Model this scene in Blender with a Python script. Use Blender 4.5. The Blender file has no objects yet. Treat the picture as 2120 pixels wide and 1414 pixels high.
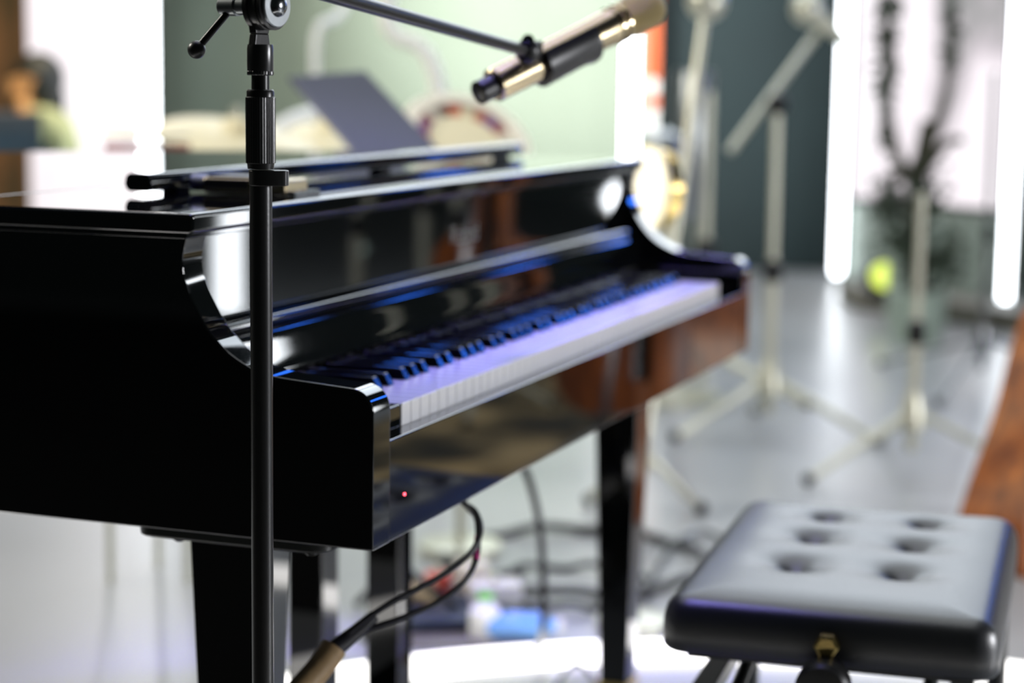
import bpy, bmesh, math, random
from mathutils import Vector as V, Matrix
random.seed(7)
PI = math.pi
S = bpy.context.scene
COL = S.collection
H0 = 0.6                                    # height of the underside of the piano case

# ---------------------------------------------------------------- camera
CAM = V((-1.6033, -0.72745, 0.43866 + H0))
PIT, YAW, ROL, FPX = 0.136865, 1.216191, 0.0132186, 4055.35
fw = V((math.sin(YAW) * math.cos(PIT), math.cos(YAW) * math.cos(PIT), -math.sin(PIT)))
r0 = V((math.cos(YAW), -math.sin(YAW), 0)); u0 = r0.cross(fw)
cr, sr = math.cos(ROL), math.sin(ROL)
RT = r0 * cr + u0 * sr; UP = u0 * cr - r0 * sr; FW = fw
cd = bpy.data.cameras.new('camera'); cam = bpy.data.objects.new('camera', cd); COL.objects.link(cam)
cam.matrix_world = Matrix(((RT.x, UP.x, -FW.x, CAM.x), (RT.y, UP.y, -FW.y, CAM.y), (RT.z, UP.z, -FW.z, CAM.z), (0, 0, 0, 1)))
cd.sensor_width = 36; cd.lens = FPX * 36 / 2120; cd.clip_start = .05; cd.clip_end = 100
cd.dof.use_dof = True; cd.dof.focus_distance = 1.66; cd.dof.aperture_fstop = 3.05; cd.dof.aperture_blades = 0
S.camera = cam

def at(u, v, d):                            # point seen at u, v at the depth d
    return CAM + (RT * ((u - 1060) / FPX) - UP * ((v - 707) / FPX) + FW) * d
def atz(u, v, z):
    r = at(u, v, 1) - CAM; return CAM + r * ((z - CAM.z) / r.z)
def aty(u, v, y):
    r = at(u, v, 1) - CAM; return CAM + r * ((y - CAM.y) / r.y)
def zv(v, x, y):                            # height on the vertical through x, y seen at row v
    a, b = -1.0, 4.0
    for _ in range(50):
        m = (a + b) / 2; q = V((x, y, m)) - CAM
        if 707 - FPX * q.dot(UP) / q.dot(FW) > v: a = m
        else: b = m
    return a

# ---------------------------------------------------------------- materials
def mat(name, col, rough=.5, metal=0., coat=0., emis=None, estr=0., noise=0., nscale=20., bump=0., spec=.5, trans=0., sheen=0.):
    m = bpy.data.materials.new(name); m.use_nodes = True
    nt = m.node_tree; b = nt.nodes['Principled BSDF']
    b.inputs['Base Color'].default_value = (*col, 1); b.inputs['Roughness'].default_value = rough
    b.inputs['Metallic'].default_value = metal; b.inputs['Coat Weight'].default_value = coat
    b.inputs['Coat Roughness'].default_value = .02 if rough < .3 else rough; b.inputs['Specular IOR Level'].default_value = spec
    b.inputs['Transmission Weight'].default_value = trans
    if emis: b.inputs['Emission Color'].default_value = (*emis, 1); b.inputs['Emission Strength'].default_value = estr
    if noise or bump:
        tc = nt.nodes.new('ShaderNodeTexCoord'); n = nt.nodes.new('ShaderNodeTexNoise')
        n.inputs['Scale'].default_value = nscale; n.inputs['Detail'].default_value = 4
        nt.links.new(tc.outputs['Object'], n.inputs['Vector'])
        if noise:
            mx = nt.nodes.new('ShaderNodeMix'); mx.data_type = 'RGBA'
            mx.inputs['A'].default_value = (*[c * (1 - noise) for c in col], 1)
            mx.inputs['B'].default_value = (*[min(1, c * (1 + noise)) for c in col], 1)
            nt.links.new(n.outputs['Fac'], mx.inputs['Factor']); nt.links.new(mx.outputs['Result'], b.inputs['Base Color'])
        if bump:
            bp = nt.nodes.new('ShaderNodeBump'); bp.inputs['Strength'].default_value = bump; bp.inputs['Distance'].default_value = .002
            nt.links.new(n.outputs['Fac'], bp.inputs['Height']); nt.links.new(bp.outputs['Normal'], b.inputs['Normal'])
    return m

M = {}
M['black'] = mat('piano_lacquer', (.0022, .0026, .0028), .035, spec=.5, coat=.6, noise=.2, nscale=3)
M['ivory'] = mat('white_key', (.80, .80, .82), .22, coat=.3, noise=.03, nscale=30)
M['ebony'] = mat('black_key', (.004, .004, .006), .13, noise=.2, nscale=60)
M['felt'] = mat('dark_felt', (.006, .006, .006), .9, noise=.3, nscale=200)
M['stand'] = mat('stand_black', (.010, .010, .010), .28, spec=.6, noise=.3, nscale=400, bump=.03)
M['satin'] = mat('satin_black_metal', (.018, .018, .018), .3, metal=.6, noise=.15, nscale=150)
M['steel'] = mat('dark_chrome', (.25, .26, .27), .18, metal=1, noise=.1, nscale=60)
M['washer'] = mat('brushed_steel', (.30, .32, .33), .32, metal=1, noise=.1, nscale=150)
M['plast'] = mat('black_plastic', (.012, .012, .012), .35, noise=.3, nscale=300, bump=.05)
M['champ'] = mat('champagne_metal', (.50, .41, .26), .22, metal=1, noise=.12, nscale=90)
M['grille'] = mat('grille_mesh', (.36, .28, .13), .34, metal=1, noise=.5, nscale=900, bump=1.0)
M['brass'] = mat('brass', (.75, .55, .2), .22, metal=1, noise=.1, nscale=50)
M['leather'] = mat('black_leather', (.014, .015, .019), .38, spec=1.0, coat=.2, noise=.2, nscale=260, bump=.12)
M['chrome'] = mat('chrome', (.66, .66, .54), .34, metal=.55, noise=.08, nscale=30)
M['iron'] = mat('black_iron', (.012, .014, .013), .3, spec=.6, noise=.2, nscale=90)
M['cable'] = mat('cable_rubber', (.010, .010, .014), .38, noise=.3, nscale=200)
M['pink'] = mat('pink_tape', (.55, .04, .22), .4, noise=.1, nscale=100)
M['tape'] = mat('tan_tape', (.33, .22, .11), .45, noise=.25, nscale=120, bump=.2)
M['cream'] = mat('cream_head', (.85, .76, .50), .4, noise=.06, nscale=14)
M['hoop'] = mat('cream_hoop', (.88, .82, .68), .35, noise=.04, nscale=14)
M['redsh'] = mat('red_shell', (.35, .05, .03), .2, coat=.5, noise=.3, nscale=18)
M['gold'] = mat('cymbal_bronze', (.80, .66, .32), .36, metal=.8, noise=.1, nscale=24)
M['white'] = mat('white_enamel', (.9, .91, .87), .35, noise=.03, nscale=20)
M['slate'] = mat('slate_plate', (.045, .05, .085), .55, noise=.15, nscale=60)
M['ledred'] = mat('red_indicator', (.6, .02, .03), .3, emis=(1, .08, .12), estr=6, noise=.05)
M['tube'] = mat('led_tube', (.9, .9, .9), .4, emis=(.90, .95, 1.0), estr=9, noise=.02)
M['ring'] = mat('led_strip', (.9, .9, .9), .4, emis=(1, .97, .93), estr=3.2, noise=.02)
M['tealwall'] = mat('teal_wall', (.008, .021, .023), .75, noise=.2, nscale=2)
M['orange'] = mat('orange_banner', (.75, .16, .05), .6, noise=.08, nscale=8)
M['skin'] = mat('skin', (.62, .34, .14), .5, noise=.08, nscale=20)
M['hair'] = mat('hair_dark', (.010, .014, .014), .5, noise=.3, nscale=60)
M['shirt'] = mat('shirt_green', (.42, .46, .24), .8, noise=.45, nscale=9)
M['navy'] = mat('navy_cloth', (.010, .035, .055), .7, noise=.3, nscale=10)
M['case'] = mat('flight_case', (.006, .018, .028), .45, noise=.2, nscale=10)
M['bark'] = mat('bark', (.05, .05, .03), .8, noise=.4, nscale=30, bump=.4)
M['leaf'] = mat('foliage_dark', (.035, .055, .03), .6, noise=.5, nscale=9)
M['bottle'] = mat('blue_bottle', (.22, .48, .95), .2, noise=.1, nscale=20)
M['green'] = mat('green_cap', (.10, .55, .05), .4, noise=.1, nscale=20)
M['pedred'] = mat('red_pedal', (.75, .12, .08), .35, noise=.1, nscale=30)
M['pedwhite'] = mat('white_pedal', (.8, .78, .74), .35, noise=.05, nscale=30)
M['pedtan'] = mat('tan_pedal', (.55, .42, .22), .4, noise=.1, nscale=30)
M['board'] = mat('pedal_board', (.015, .03, .06), .5, noise=.2, nscale=30)
M['riser'] = mat('riser_deck', (.16, .15, .12), .5, noise=.2, nscale=8)
M['yellamp'] = mat('yellow_lamp', (.6, .7, .1), .3, emis=(.75, .9, .15), estr=1.2, noise=.05)
M['dimlamp'] = mat('dim_lamp', (.6, .7, .65), .4, emis=(.7, 1, .9), estr=2.0, noise=.05)
M['plinth'] = mat('plinth_grey', (.20, .24, .21), .5, noise=.7, nscale=5)
M['cab'] = mat('speaker_cabinet', (.36, .44, .37), .5, noise=.15, nscale=8)
M['ribs'] = mat('cello_ribs', (.42, .13, .02), .3, coat=.4, noise=.2, nscale=12)
M['logo'] = mat('silver_lettering', (.35, .36, .34), .35, metal=.6, noise=.05)

def wood():
    m = mat('varnished_wood', (.30, .075, .012), .34, coat=.1)
    nt = m.node_tree; b = nt.nodes['Principled BSDF']
    tc = nt.nodes.new('ShaderNodeTexCoord'); mp = nt.nodes.new('ShaderNodeMapping'); mp.inputs['Scale'].default_value = (14, 14, 2)
    w = nt.nodes.new('ShaderNodeTexNoise'); w.inputs['Scale'].default_value = 2.5; w.inputs['Detail'].default_value = 6
    cr_ = nt.nodes.new('ShaderNodeValToRGB'); e = cr_.color_ramp.elements
    e[0].position = .3; e[0].color = (.085, .013, .004, 1); e[1].position = .7; e[1].color = (.48, .13, .014, 1)
    nt.links.new(tc.outputs['Object'], mp.inputs['Vector']); nt.links.new(mp.outputs['Vector'], w.inputs['Vector'])
    nt.links.new(w.outputs['Fac'], cr_.inputs['Fac']); nt.links.new(cr_.outputs['Color'], b.inputs['Base Color'])
    return m
M['wood'] = wood()

def floor_mat():
    m = mat('stage_floor', (.40, .41, .43), .3, spec=.6)
    nt = m.node_tree; b = nt.nodes['Principled BSDF']
    tc = nt.nodes.new('ShaderNodeTexCoord'); n = nt.nodes.new('ShaderNodeTexNoise'); n.inputs['Scale'].default_value = 1.3; n.inputs['Detail'].default_value = 8
    cr_ = nt.nodes.new('ShaderNodeValToRGB'); e = cr_.color_ramp.elements
    e[0].color = (.34, .36, .38, 1); e[1].color = (.46, .47, .49, 1)
    r_ = nt.nodes.new('ShaderNodeMapRange'); r_.inputs['To Min'].default_value = .26; r_.inputs['To Max'].default_value = .36
    nt.links.new(tc.outputs['Object'], n.inputs['Vector']); nt.links.new(n.outputs['Fac'], cr_.inputs['Fac'])
    nt.links.new(cr_.outputs['Color'], b.inputs['Base Color']); nt.links.new(n.outputs['Fac'], r_.inputs['Value']); nt.links.new(r_.outputs['Result'], b.inputs['Roughness'])
    return m
M['floor'] = floor_mat()

def ramp_mat(name, pts, scale, kind='emit', estr=1., mapping=(1, 1, 1), rough=.8, detail=5, dist=0.):
    m = mat(name, (.5, .5, .5), rough); nt = m.node_tree; b = nt.nodes['Principled BSDF']
    tc = nt.nodes.new('ShaderNodeTexCoord'); mp = nt.nodes.new('ShaderNodeMapping'); mp.inputs['Scale'].default_value = mapping
    n = nt.nodes.new('ShaderNodeTexNoise'); n.inputs['Scale'].default_value = scale; n.inputs['Detail'].default_value = detail; n.inputs['Distortion'].default_value = dist
    c = nt.nodes.new('ShaderNodeValToRGB')
    while len(c.color_ramp.elements) < len(pts): c.color_ramp.elements.new(.5)
    for e, (p, k) in zip(c.color_ramp.elements, pts): e.position = p; e.color = (*k, 1)
    nt.links.new(tc.outputs['Object'], mp.inputs['Vector']); nt.links.new(mp.outputs['Vector'], n.inputs['Vector']); nt.links.new(n.outputs['Fac'], c.inputs['Fac'])
    if kind == 'emit':
        b.inputs['Base Color'].default_value = (.02, .02, .02, 1); nt.links.new(c.outputs['Color'], b.inputs['Emission Color']); b.inputs['Emission Strength'].default_value = estr
    else: nt.links.new(c.outputs['Color'], b.inputs['Base Color'])
    return m
M['reflector'] = ramp_mat('tan_reflector', [(.38, (.02, .02, .012)), (.5, (.16, .12, .05)), (.62, (.75, .55, .26))], 2.6, 'base', rough=.9)  # patches set for a mottled tan reflection in the key slip
M['screen'] = ramp_mat('led_screen', [(.25, (.86, .78, .82)), (.5, (1, .95, .97)), (.8, (1, .98, 1))], 1.2, 'emit', 1.35)
M['screen2'] = ramp_mat('led_screen_image', [(.30, (.16, .19, .17)), (.42, (.62, .56, .60)), (.5, (1, .92, .97)), (.8, (1, .97, 1))], 2.4, 'emit', 1.1, (1, 1, .45), dist=.6)
M['topglow'] = ramp_mat('added_header_glow', [(.3, (.78, .88, .98)), (.7, (.9, .95, 1))], .6, 'emit', 4.0)  # glow of the panels added above the view
M['wallgrey'] = ramp_mat('pale_wall', [(.3, (.225, .275, .215)), (.7, (.25, .30, .235))], .8, 'base', rough=.85)
M['curtain'] = ramp_mat('brown_curtain', [(.30, (.03, .026, .010)), (.55, (.16, .08, .035)), (.75, (.30, .17, .03))], 8, 'base', mapping=(1, 1, .2), rough=.9)

def stripe_mat():                            # coloured wrap of the small drum, colours by angle
    m = mat('striped_wrap', (.5, .5, .5), .4); nt = m.node_tree; b = nt.nodes['Principled BSDF']
    tc = nt.nodes.new('ShaderNodeTexCoord'); g = nt.nodes.new('ShaderNodeTexGradient'); g.gradient_type = 'RADIAL'
    c = nt.nodes.new('ShaderNodeValToRGB'); c.color_ramp.interpolation = 'CONSTANT'
    cols = [(.8, .75, .5), (.70, .10, .02), (.12, .03, .01), (.8, .74, .6), (.28, .015, .015), (.14, .01, .22), (.45, .08, .03)] * 3
    c.color_ramp.elements[0].color = (*cols[0], 1); c.color_ramp.elements[0].position = 0
    c.color_ramp.elements[1].color = (*cols[1], 1); c.color_ramp.elements[1].position = 1 / 21
    for i in range(2, 21): c.color_ramp.elements.new(i / 21).color = (*cols[i], 1)
    nt.links.new(tc.outputs['Object'], g.inputs['Vector']); nt.links.new(g.outputs['Color'], c.inputs['Fac']); nt.links.new(c.outputs['Color'], b.inputs['Base Color'])
    return m
M['stripe'] = stripe_mat()

# ---------------------------------------------------------------- mesh helpers
def basis(d):
    d = V(d).normalized(); a = V((0, 0, 1)) if abs(d.z) < .9 else V((1, 0, 0))
    x = d.cross(a).normalized(); return x, d.cross(x).normalized(), d
def box(bm, lo, hi):
    lo, hi = V(lo), V(hi)
    r = bmesh.ops.create_cube(bm, size=1)
    for v in r['verts']: v.co = V([(lo[i] + hi[i]) / 2 + v.co[i] * (hi[i] - lo[i]) for i in range(3)])
    return r['verts']
def frustum(bm, lo0, hi0, z0, lo1, hi1, z1):   # tapering square post
    a = [bm.verts.new((x, y, z0)) for x, y in ((lo0[0], lo0[1]), (hi0[0], lo0[1]), (hi0[0], hi0[1]), (lo0[0], hi0[1]))]
    b = [bm.verts.new((x, y, z1)) for x, y in ((lo1[0], lo1[1]), (hi1[0], lo1[1]), (hi1[0], hi1[1]), (lo1[0], hi1[1]))]
    bm.faces.new(a[::-1]); bm.faces.new(b)
    for i in range(4): bm.faces.new((a[i], a[(i + 1) % 4], b[(i + 1) % 4], b[i]))
def lathe(bm, o, d, prof, n=32, cap=True):     # prof: (distance along d, radius)
    x, y, z = basis(d); o = V(o); rings = []
    for t, r in prof:
        rings.append([bm.verts.new(o + z * t + (x * math.cos(2 * PI * k / n) + y * math.sin(2 * PI * k / n)) * max(r, 1e-5)) for k in range(n)])
    for a, b in zip(rings, rings[1:]):
        for k in range(n): bm.faces.new((a[k], a[(k + 1) % n], b[(k + 1) % n], b[k]))
    if cap: bm.faces.new(rings[0][::-1]); bm.faces.new(rings[-1])
def cyl(bm, a, b, r, r2=None, n=24):
    a, b = V(a), V(b); lathe(bm, a, b - a, [(0, r), ((b - a).length, r if r2 is None else r2)], n)
def smooth_path(pts, k=8):
    P = [V(p) for p in pts]; out = []
    for i in range(len(P) - 1):
        p0, p1, p2, p3 = P[max(i - 1, 0)], P[i], P[i + 1], P[min(i + 2, len(P) - 1)]
        for j in range(k):
            t = j / k; out.append(.5 * ((2 * p1) + (p2 - p0) * t + (2 * p0 - 5 * p1 + 4 * p2 - p3) * t * t + (3 * p1 - p0 - 3 * p2 + p3) * t ** 3))
    out.append(P[-1]); return out
def tube(bm, pts, r, n=12, k=8, closed=False):
    P = smooth_path(pts, k) if k else [V(p) for p in pts]
    x, y, _ = basis(P[1] - P[0]); rings = []
    for i, p in enumerate(P):
        t = (P[min(i + 1, len(P) - 1)] - P[max(i - 1, 0)]).normalized()
        x = (x - t * x.dot(t)).normalized(); y = t.cross(x)
        rr = r(i / (len(P) - 1)) if callable(r) else r
        rings.append([bm.verts.new(p + (x * math.cos(2 * PI * j / n) + y * math.sin(2 * PI * j / n)) * rr) for j in range(n)])
    for a, b in zip(rings, rings[1:]):
        for j in range(n): bm.faces.new((a[j], a[(j + 1) % n], b[(j + 1) % n], b[j]))
    bm.faces.new(rings[0][::-1]); bm.faces.new(rings[-1])
def prism_x(bm, poly, x0, x1):                 # polygon in y, z pulled along x
    a = [bm.verts.new((x0, y, z)) for y, z in poly]; b = [bm.verts.new((x1, y, z)) for y, z in poly]
    bm.faces.new(a); bm.faces.new(b[::-1])
    for i in range(len(poly)): j = (i + 1) % len(poly); bm.faces.new((a[j], a[i], b[i], b[j]))
def prism_z(bm, poly, z0, z1):
    a = [bm.verts.new((x, y, z0)) for x, y in poly]; b = [bm.verts.new((x, y, z1)) for x, y in poly]
    bm.faces.new(a[::-1]); bm.faces.new(b)
    for i in range(len(poly)): j = (i + 1) % len(poly); bm.faces.new((a[i], a[j], b[j], b[i]))
def ball(bm, c, r, n=20, sc=(1, 1, 1)):
    q = bmesh.ops.create_uvsphere(bm, u_segments=n, v_segments=max(8, n * 2 // 3), radius=r)
    for v in q['verts']: v.co = V((v.co.x * sc[0], v.co.y * sc[1], v.co.z * sc[2])) + V(c)
def wall_strip(bm, path, z0, z1, th):          # upright strip of thickness th along a path in plan
    n = len(path); P = [V((x, y, 0)) for x, y in path]; ins = []
    for i in range(n):
        t = (P[min(i + 1, n - 1)] - P[max(i - 1, 0)]).normalized(); ins.append(P[i] + V((-t.y, t.x, 0)) * th)
    prism_z(bm, [(p.x, p.y) for p in P] + [(p.x, p.y) for p in ins[::-1]], z0, z1)
def NB(): return bmesh.new()

def wloc(o):
    p = V((0, 0, 0))
    while o: p += o.location; o = o.parent
    return p
def obj(name, bm, m, parent=None, loc=None, bevel=0., seg=3, smooth=True, ang=35, label=None):
    """one mesh object; vertices are given in world space"""
    bmesh.ops.recalc_face_normals(bm, faces=bm.faces)
    o0 = wloc(parent) + (V(loc) if loc is not None else V((0, 0, 0)))
    bmesh.ops.translate(bm, vec=-o0, verts=bm.verts)
    me = bpy.data.meshes.new(name); bm.to_mesh(me); bm.free()
    me.materials.append(M[m] if isinstance(m, str) else m)
    if smooth:
        me.shade_smooth(); me.set_sharp_from_angle(angle=math.radians(ang))
    o = bpy.data.objects.new(name, me); COL.objects.link(o)
    if loc is not None: o.location = loc
    if parent: o.parent = parent
    if bevel:
        b = o.modifiers.new('bevel', 'BEVEL'); b.width = bevel; b.segments = seg; b.limit_method = 'ANGLE'; b.angle_limit = math.radians(30); b.harden_normals = True
    if label: o['label'] = label
    return o
def tag(o, label, cat, group=None):
    o['label'] = label; o['category'] = cat
    if group: o['group'] = group
    return o
def thing(name, loc, label, cat, group=None):
    o = bpy.data.objects.new(name, None); COL.objects.link(o); o.location = loc; o.empty_display_size = .1
    return tag(o, label, cat, group)
def base(bm, frac=.5):
    c = V((0, 0, 0)); zs = []
    for v in bm.verts: c += v.co; zs.append(v.co.z)
    c /= len(bm.verts); return (c.x, c.y, min(zs))
def single(name, bm, m, label, cat, group=None, **k):
    return tag(obj(name, bm, m, None, loc=base(bm), **k), label, cat, group)
def struct(name, bm, m, **k):
    o = obj(name, bm, m, None, smooth=False, **k); o['kind'] = 'structure'; return o
def up(poly): return [(a, b + H0) for a, b in poly]

# ================================================================ setting
bm = NB(); box(bm, (-6, -9, -.06), (14, 12, 0)); struct('floor', bm, 'floor')
# back wall in flat bays; every bay stands on the floor where the photograph shows its foot
def bay(name, u_a, d_a, u_b, d_b, m, z0=0., z1=5.5, th=.12):
    a, b = at(u_a, 300, d_a), at(u_b, 300, d_b); n = V((b.y - a.y, a.x - b.x, 0)).normalized()
    if n.dot(FW) < 0: n = -n
    bm = NB(); prism_z(bm, [(a.x, a.y), (b.x, b.y), (b.x + n.x * th, b.y + n.y * th), (a.x + n.x * th, a.y + n.y * th)], z0, z1)
    return struct(name, bm, m)
bay('wall_left', -700, 9.6, 76, 9.6, 'curtain')
bay('wall_back', 300, 9.7, 1335, 10.2, 'wallgrey')
bay('wall_right', 1335, 10.3, 1800, 10.5, 'tealwall')
bay('wall_side', 1800, 10.6, 2900, 8.2, 'tealwall')
def panel(name, u_a, d_a, u_b, d_b, m, z0, z1, label, cat, th=.05, grp=None):
    a, b = at(u_a, 300, d_a), at(u_b, 300, d_b); n = V((b.y - a.y, a.x - b.x, 0)).normalized()
    if n.dot(FW) < 0: n = -n
    t = thing(name, ((a.x + b.x) / 2, (a.y + b.y) / 2, z0), label, cat, grp)
    bm = NB(); prism_z(bm, [(a.x, a.y), (b.x, b.y), (b.x + n.x * th, b.y + n.y * th), (a.x + n.x * th, a.y + n.y * th)], z0 + .03, z1)
    obj('screen_face', bm, m, t, smooth=False)
    e = (b - a).normalized() * .02; bm = NB()
    prism_z(bm, [(a.x + n.x * (th + .005), a.y + n.y * (th + .005)), (b.x + n.x * (th + .005), b.y + n.y * (th + .005)), (b.x + n.x * (th + .08), b.y + n.y * (th + .08)), (a.x + n.x * (th + .08), a.y + n.y * (th + .08))], z0, z1 + .03)
    obj('housing', bm, 'iron', t, smooth=False)
    return t
panel('led_screen', 62, 9.3, 286, 8.75, 'screen', 0, 4.2, 'tall glowing pinkish white screen behind the seated person at left', 'screen')
panel('led_screen', 1765, 9.95, 2066, 9.15, 'screen2', .40, 4.2, 'tall pale screen with dark blotchy branch pattern between the two right light tubes', 'screen')
HD = panel('led_screen', 420, 8.2, 1330, 9.2, 'topglow', 2.3, 4.6, 'added wide white glow panel, out of view high before the pale wall above the drums', 'screen')  # unseen glowing panel added to brighten wall top, floor and bench
panel('led_screen', 1420, 9.3, 2700, 7.6, 'topglow', 1.95, 4.6, 'added wide white glow panel, out of view high above the teal wall and the pale screen', 'screen')  # second added glow, gives the bench top its bright sheen

def led_tube(u, v, d, label, z1=4.2, zb=None, r=.028):
    p = at(u, v, d); z0 = p.z if zb is None else zb
    bm = NB(); lathe(bm, (p.x, p.y, z0 + .012), (0, 0, 1), [(0, r * .6), (.015, r), (z1 - z0, r)], 20)
    t = thing('light_tube', (p.x, p.y, 0), label, 'light tube', 'upright white light tubes')
    obj('tube', bm, 'tube', t)
    bm = NB(); lathe(bm, (p.x, p.y, max(z0 - .0, 0)), (0, 0, 1), [(0, r * 1.25), (.012, r * 1.25)], 20); obj('end_cap', bm, 'steel', t)
    if z0 > .05:
        bm = NB(); cyl(bm, (p.x, p.y, 0), (p.x, p.y, z0), r * .8); obj('stem', bm, 'steel', t)
a, b = at(1762, 300, 9.93), at(2068, 300, 9.13); n2 = V((b.y - a.y, a.x - b.x, 0)).normalized(); n2 = n2 if n2.dot(FW) > 0 else -n2
bm = NB(); prism_z(bm, [(a.x, a.y), (b.x, b.y), (b.x + n2.x * .2, b.y + n2.y * .2), (a.x + n2.x * .2, a.y + n2.y * .2)], 0, .395); single('screen_plinth', bm, 'plinth', 'grey green plinth under the pale screen between the right tubes', 'plinth')
led_tube(309, 300, 8.5, 'glowing white light tube on the right edge of the pinkish screen, leftmost', zb=.03, r=.03)
led_tube(1304, 300, 9.3, 'glowing white light tube rising behind the far end of the piano lid', zb=.03, r=.028)
led_tube(1733, 572, 10.0, 'glowing white light tube between the dark teal wall and the pale screen', zb=.02, r=.024)
led_tube(2080, 634, 8.85, 'glowing white light tube at the right edge behind the wooden cello', zb=.02, r=.022)

bm = NB(); box(bm, (-5.5, -6, .001), (-.42, 5, .010)); single('darkener', bm, 'felt', 'black carpet added out of view beside the piano to darken its reflections', 'darkener')  # added dark sheet, keeps the pale floor out of the side panel's reflection
# glowing ring on the floor round the bench
bm = NB(); n = 128; cx, cy, ra, rb = .57, -.32, 1.195, 1.30
rings = [[bm.verts.new((cx + math.cos(2 * PI * k / n) * r, cy + math.sin(2 * PI * k / n) * r, z)) for k in range(n)] for r, z in ((ra, .001), (ra, .012), (rb, .012), (rb, .001))]
for i in range(4):
    a, b = rings[i], rings[(i + 1) % 4]
    for k in range(n): bm.faces.new((a[k], a[(k + 1) % n], b[(k + 1) % n], b[k]))
o = tag(obj('floor_light_strip', bm, 'ring', None, loc=(cx, cy, .001)), 'glowing white curved light strip on the floor under piano and bench', 'light strip')

# ================================================================ piano
C0, WI, G = .0394, 1.3769, .0756; WT = WI + 2 * C0
KY, KT, KZ = .022, .0971, .1188
PIANO = thing('grand_piano', (WT / 2, .6, 0), 'glossy black grand piano with closed lid and open keyboard', 'piano')
prof = [(0, 0), (0, .128)] + [(.0225 - .0225 * math.cos(a), .128 + .0225 * math.sin(a)) for a in (.26, .52, .79, 1.05, 1.31, 1.57)] + \
       [(.0843, .1549), (.105, .1572), (.1243, .1625), (.1494, .1766), (.1697, .1972), (.1848, .2214), (.1923, .2369), (.1955, .2503), (.1956, .264), (.1913, .2814)]
def refine(p):                              # smooth the curved stretch of the arm
    a = p[:9]; c = smooth_path([V((y, z, 0)) for y, z in p[8:]], 5); return a + [(q.x, q.y) for q in c[1:]]
prof = refine(prof)
bm = NB(); prism_x(bm, up(prof + [(1.20, .2814), (1.20, 0)]), 0, C0); obj('side_panel', bm, 'black', PIANO, bevel=.0028, seg=3)
bm = NB(); prism_x(bm, up(prof + [(.50, .2814), (.50, 0)]), WT - C0, WT); obj('side_panel', bm, 'black', PIANO, bevel=.0028, seg=3)
bent = [(1.457, .50), (1.44, .60), (1.385, .70), (1.31, .80), (1.21, .92), (1.10, 1.02), (.95, 1.12), (.75, 1.20), (.5, 1.24), (.25, 1.245), (.08, 1.235), (0, 1.20)]
bp = [(q.x, q.y) for q in smooth_path([V((a, b, 0)) for a, b in bent], 4)]
bm = NB(); wall_strip(bm, bp, H0, H0 + .2814, .035); obj('curved_rim', bm, 'black', PIANO, bevel=.002, ang=40)
bm = NB(); prism_z(bm, [(C0, .03), (WT - C0, .03), (WT - C0, .49)] + [(x - .04 * (x > .8), y - .045) for x, y in bp[3:-2]] + [(C0, 1.15)], H0 + .004, H0 + .03); obj('bottom_board', bm, 'black', PIANO)
# key slip, blocks, keys
bm = NB(); box(bm, (C0, .001, H0), (WT - C0, KY - .001, H0 + KT)); obj('key_slip', bm, 'black', PIANO, bevel=.0016)
for x0, x1 in ((C0, C0 + G - .0012), (WT - C0 - G + .0012, WT - C0)):
    bm = NB(); box(bm, (x0, KY, H0 + KT - .02), (x1, .168, H0 + KZ)); obj('key_block', bm, 'black', PIANO, bevel=.002)
Q = .02357
for i in range(52):
    bm = NB(); x = C0 + G + i * Q
    box(bm, (x + .0006, KY, H0 + KZ - .0235), (x + Q - .0006, .178, H0 + KZ)); obj('white_key', bm, 'ivory', PIANO, bevel=.0009, seg=2)
off = {1: -.0022, 2: .0022, 4: -.003, 5: 0, 6: .003}
blk = [(1, .003)] + [(2 + 7 * o8 + k, off[k]) for o8 in range(7) for k in (1, 2, 4, 5, 6)]
for k, dx in blk:
    x = C0 + G + k * Q + dx; bm = NB(); z0, z1 = H0 + KZ, H0 + KZ + .0125
    a = [bm.verts.new(p) for p in ((x - .0068, .0745, z0), (x + .0068, .0745, z0), (x + .0068, .174, z0), (x - .0068, .174, z0))]
    b = [bm.verts.new(p) for p in ((x - .0050, .0820, z1), (x + .0050, .0820, z1), (x + .0050, .174, z1), (x - .0050, .174, z1))]
    bm.faces.new(a[::-1]); bm.faces.new(b)
    for i in range(4): bm.faces.new((a[i], a[(i + 1) % 4], b[(i + 1) % 4], b[i]))
    obj('black_key', bm, 'ebony', PIANO, bevel=.0012, seg=2)
# fallboard: upright panel, rail and curved lower lip
X0, X1 = C0 + .0006, WT - C0 - .0006
bm = NB(); prism_x(bm, up([(.203, .192), (.203, .2815), (.216, .2815), (.216, .192)]), X0, X1); FB = obj('music_panel', bm, 'black', PIANO, bevel=.001)
low = [(.1965, .1905), (.192, .1815), (.181, .1800), (.1775, .1787), (.1757, .1762), (.1740, .166), (.1722, .153), (.1706, .143), (.1690, .1395), (.1680, .137), (.1683, .134), (.170, .1325), (.215, .1325), (.215, .1905)]
bm = NB(); prism_x(bm, up(low), X0, X1); FL = obj('fallboard', bm, 'black', PIANO, ang=30)
bm = NB(); cyl(bm, (X0, .1865, H0 + .1875), (X1, .1865, H0 + .1875), .0062, n=20); obj('edge_rail', bm, 'black', FL)
bm = NB(); box(bm, (C0, .1785, H0 + .10), (WT - C0, .19, H0 + .132)); obj('felt_strip', bm, 'felt', PIANO)
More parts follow.
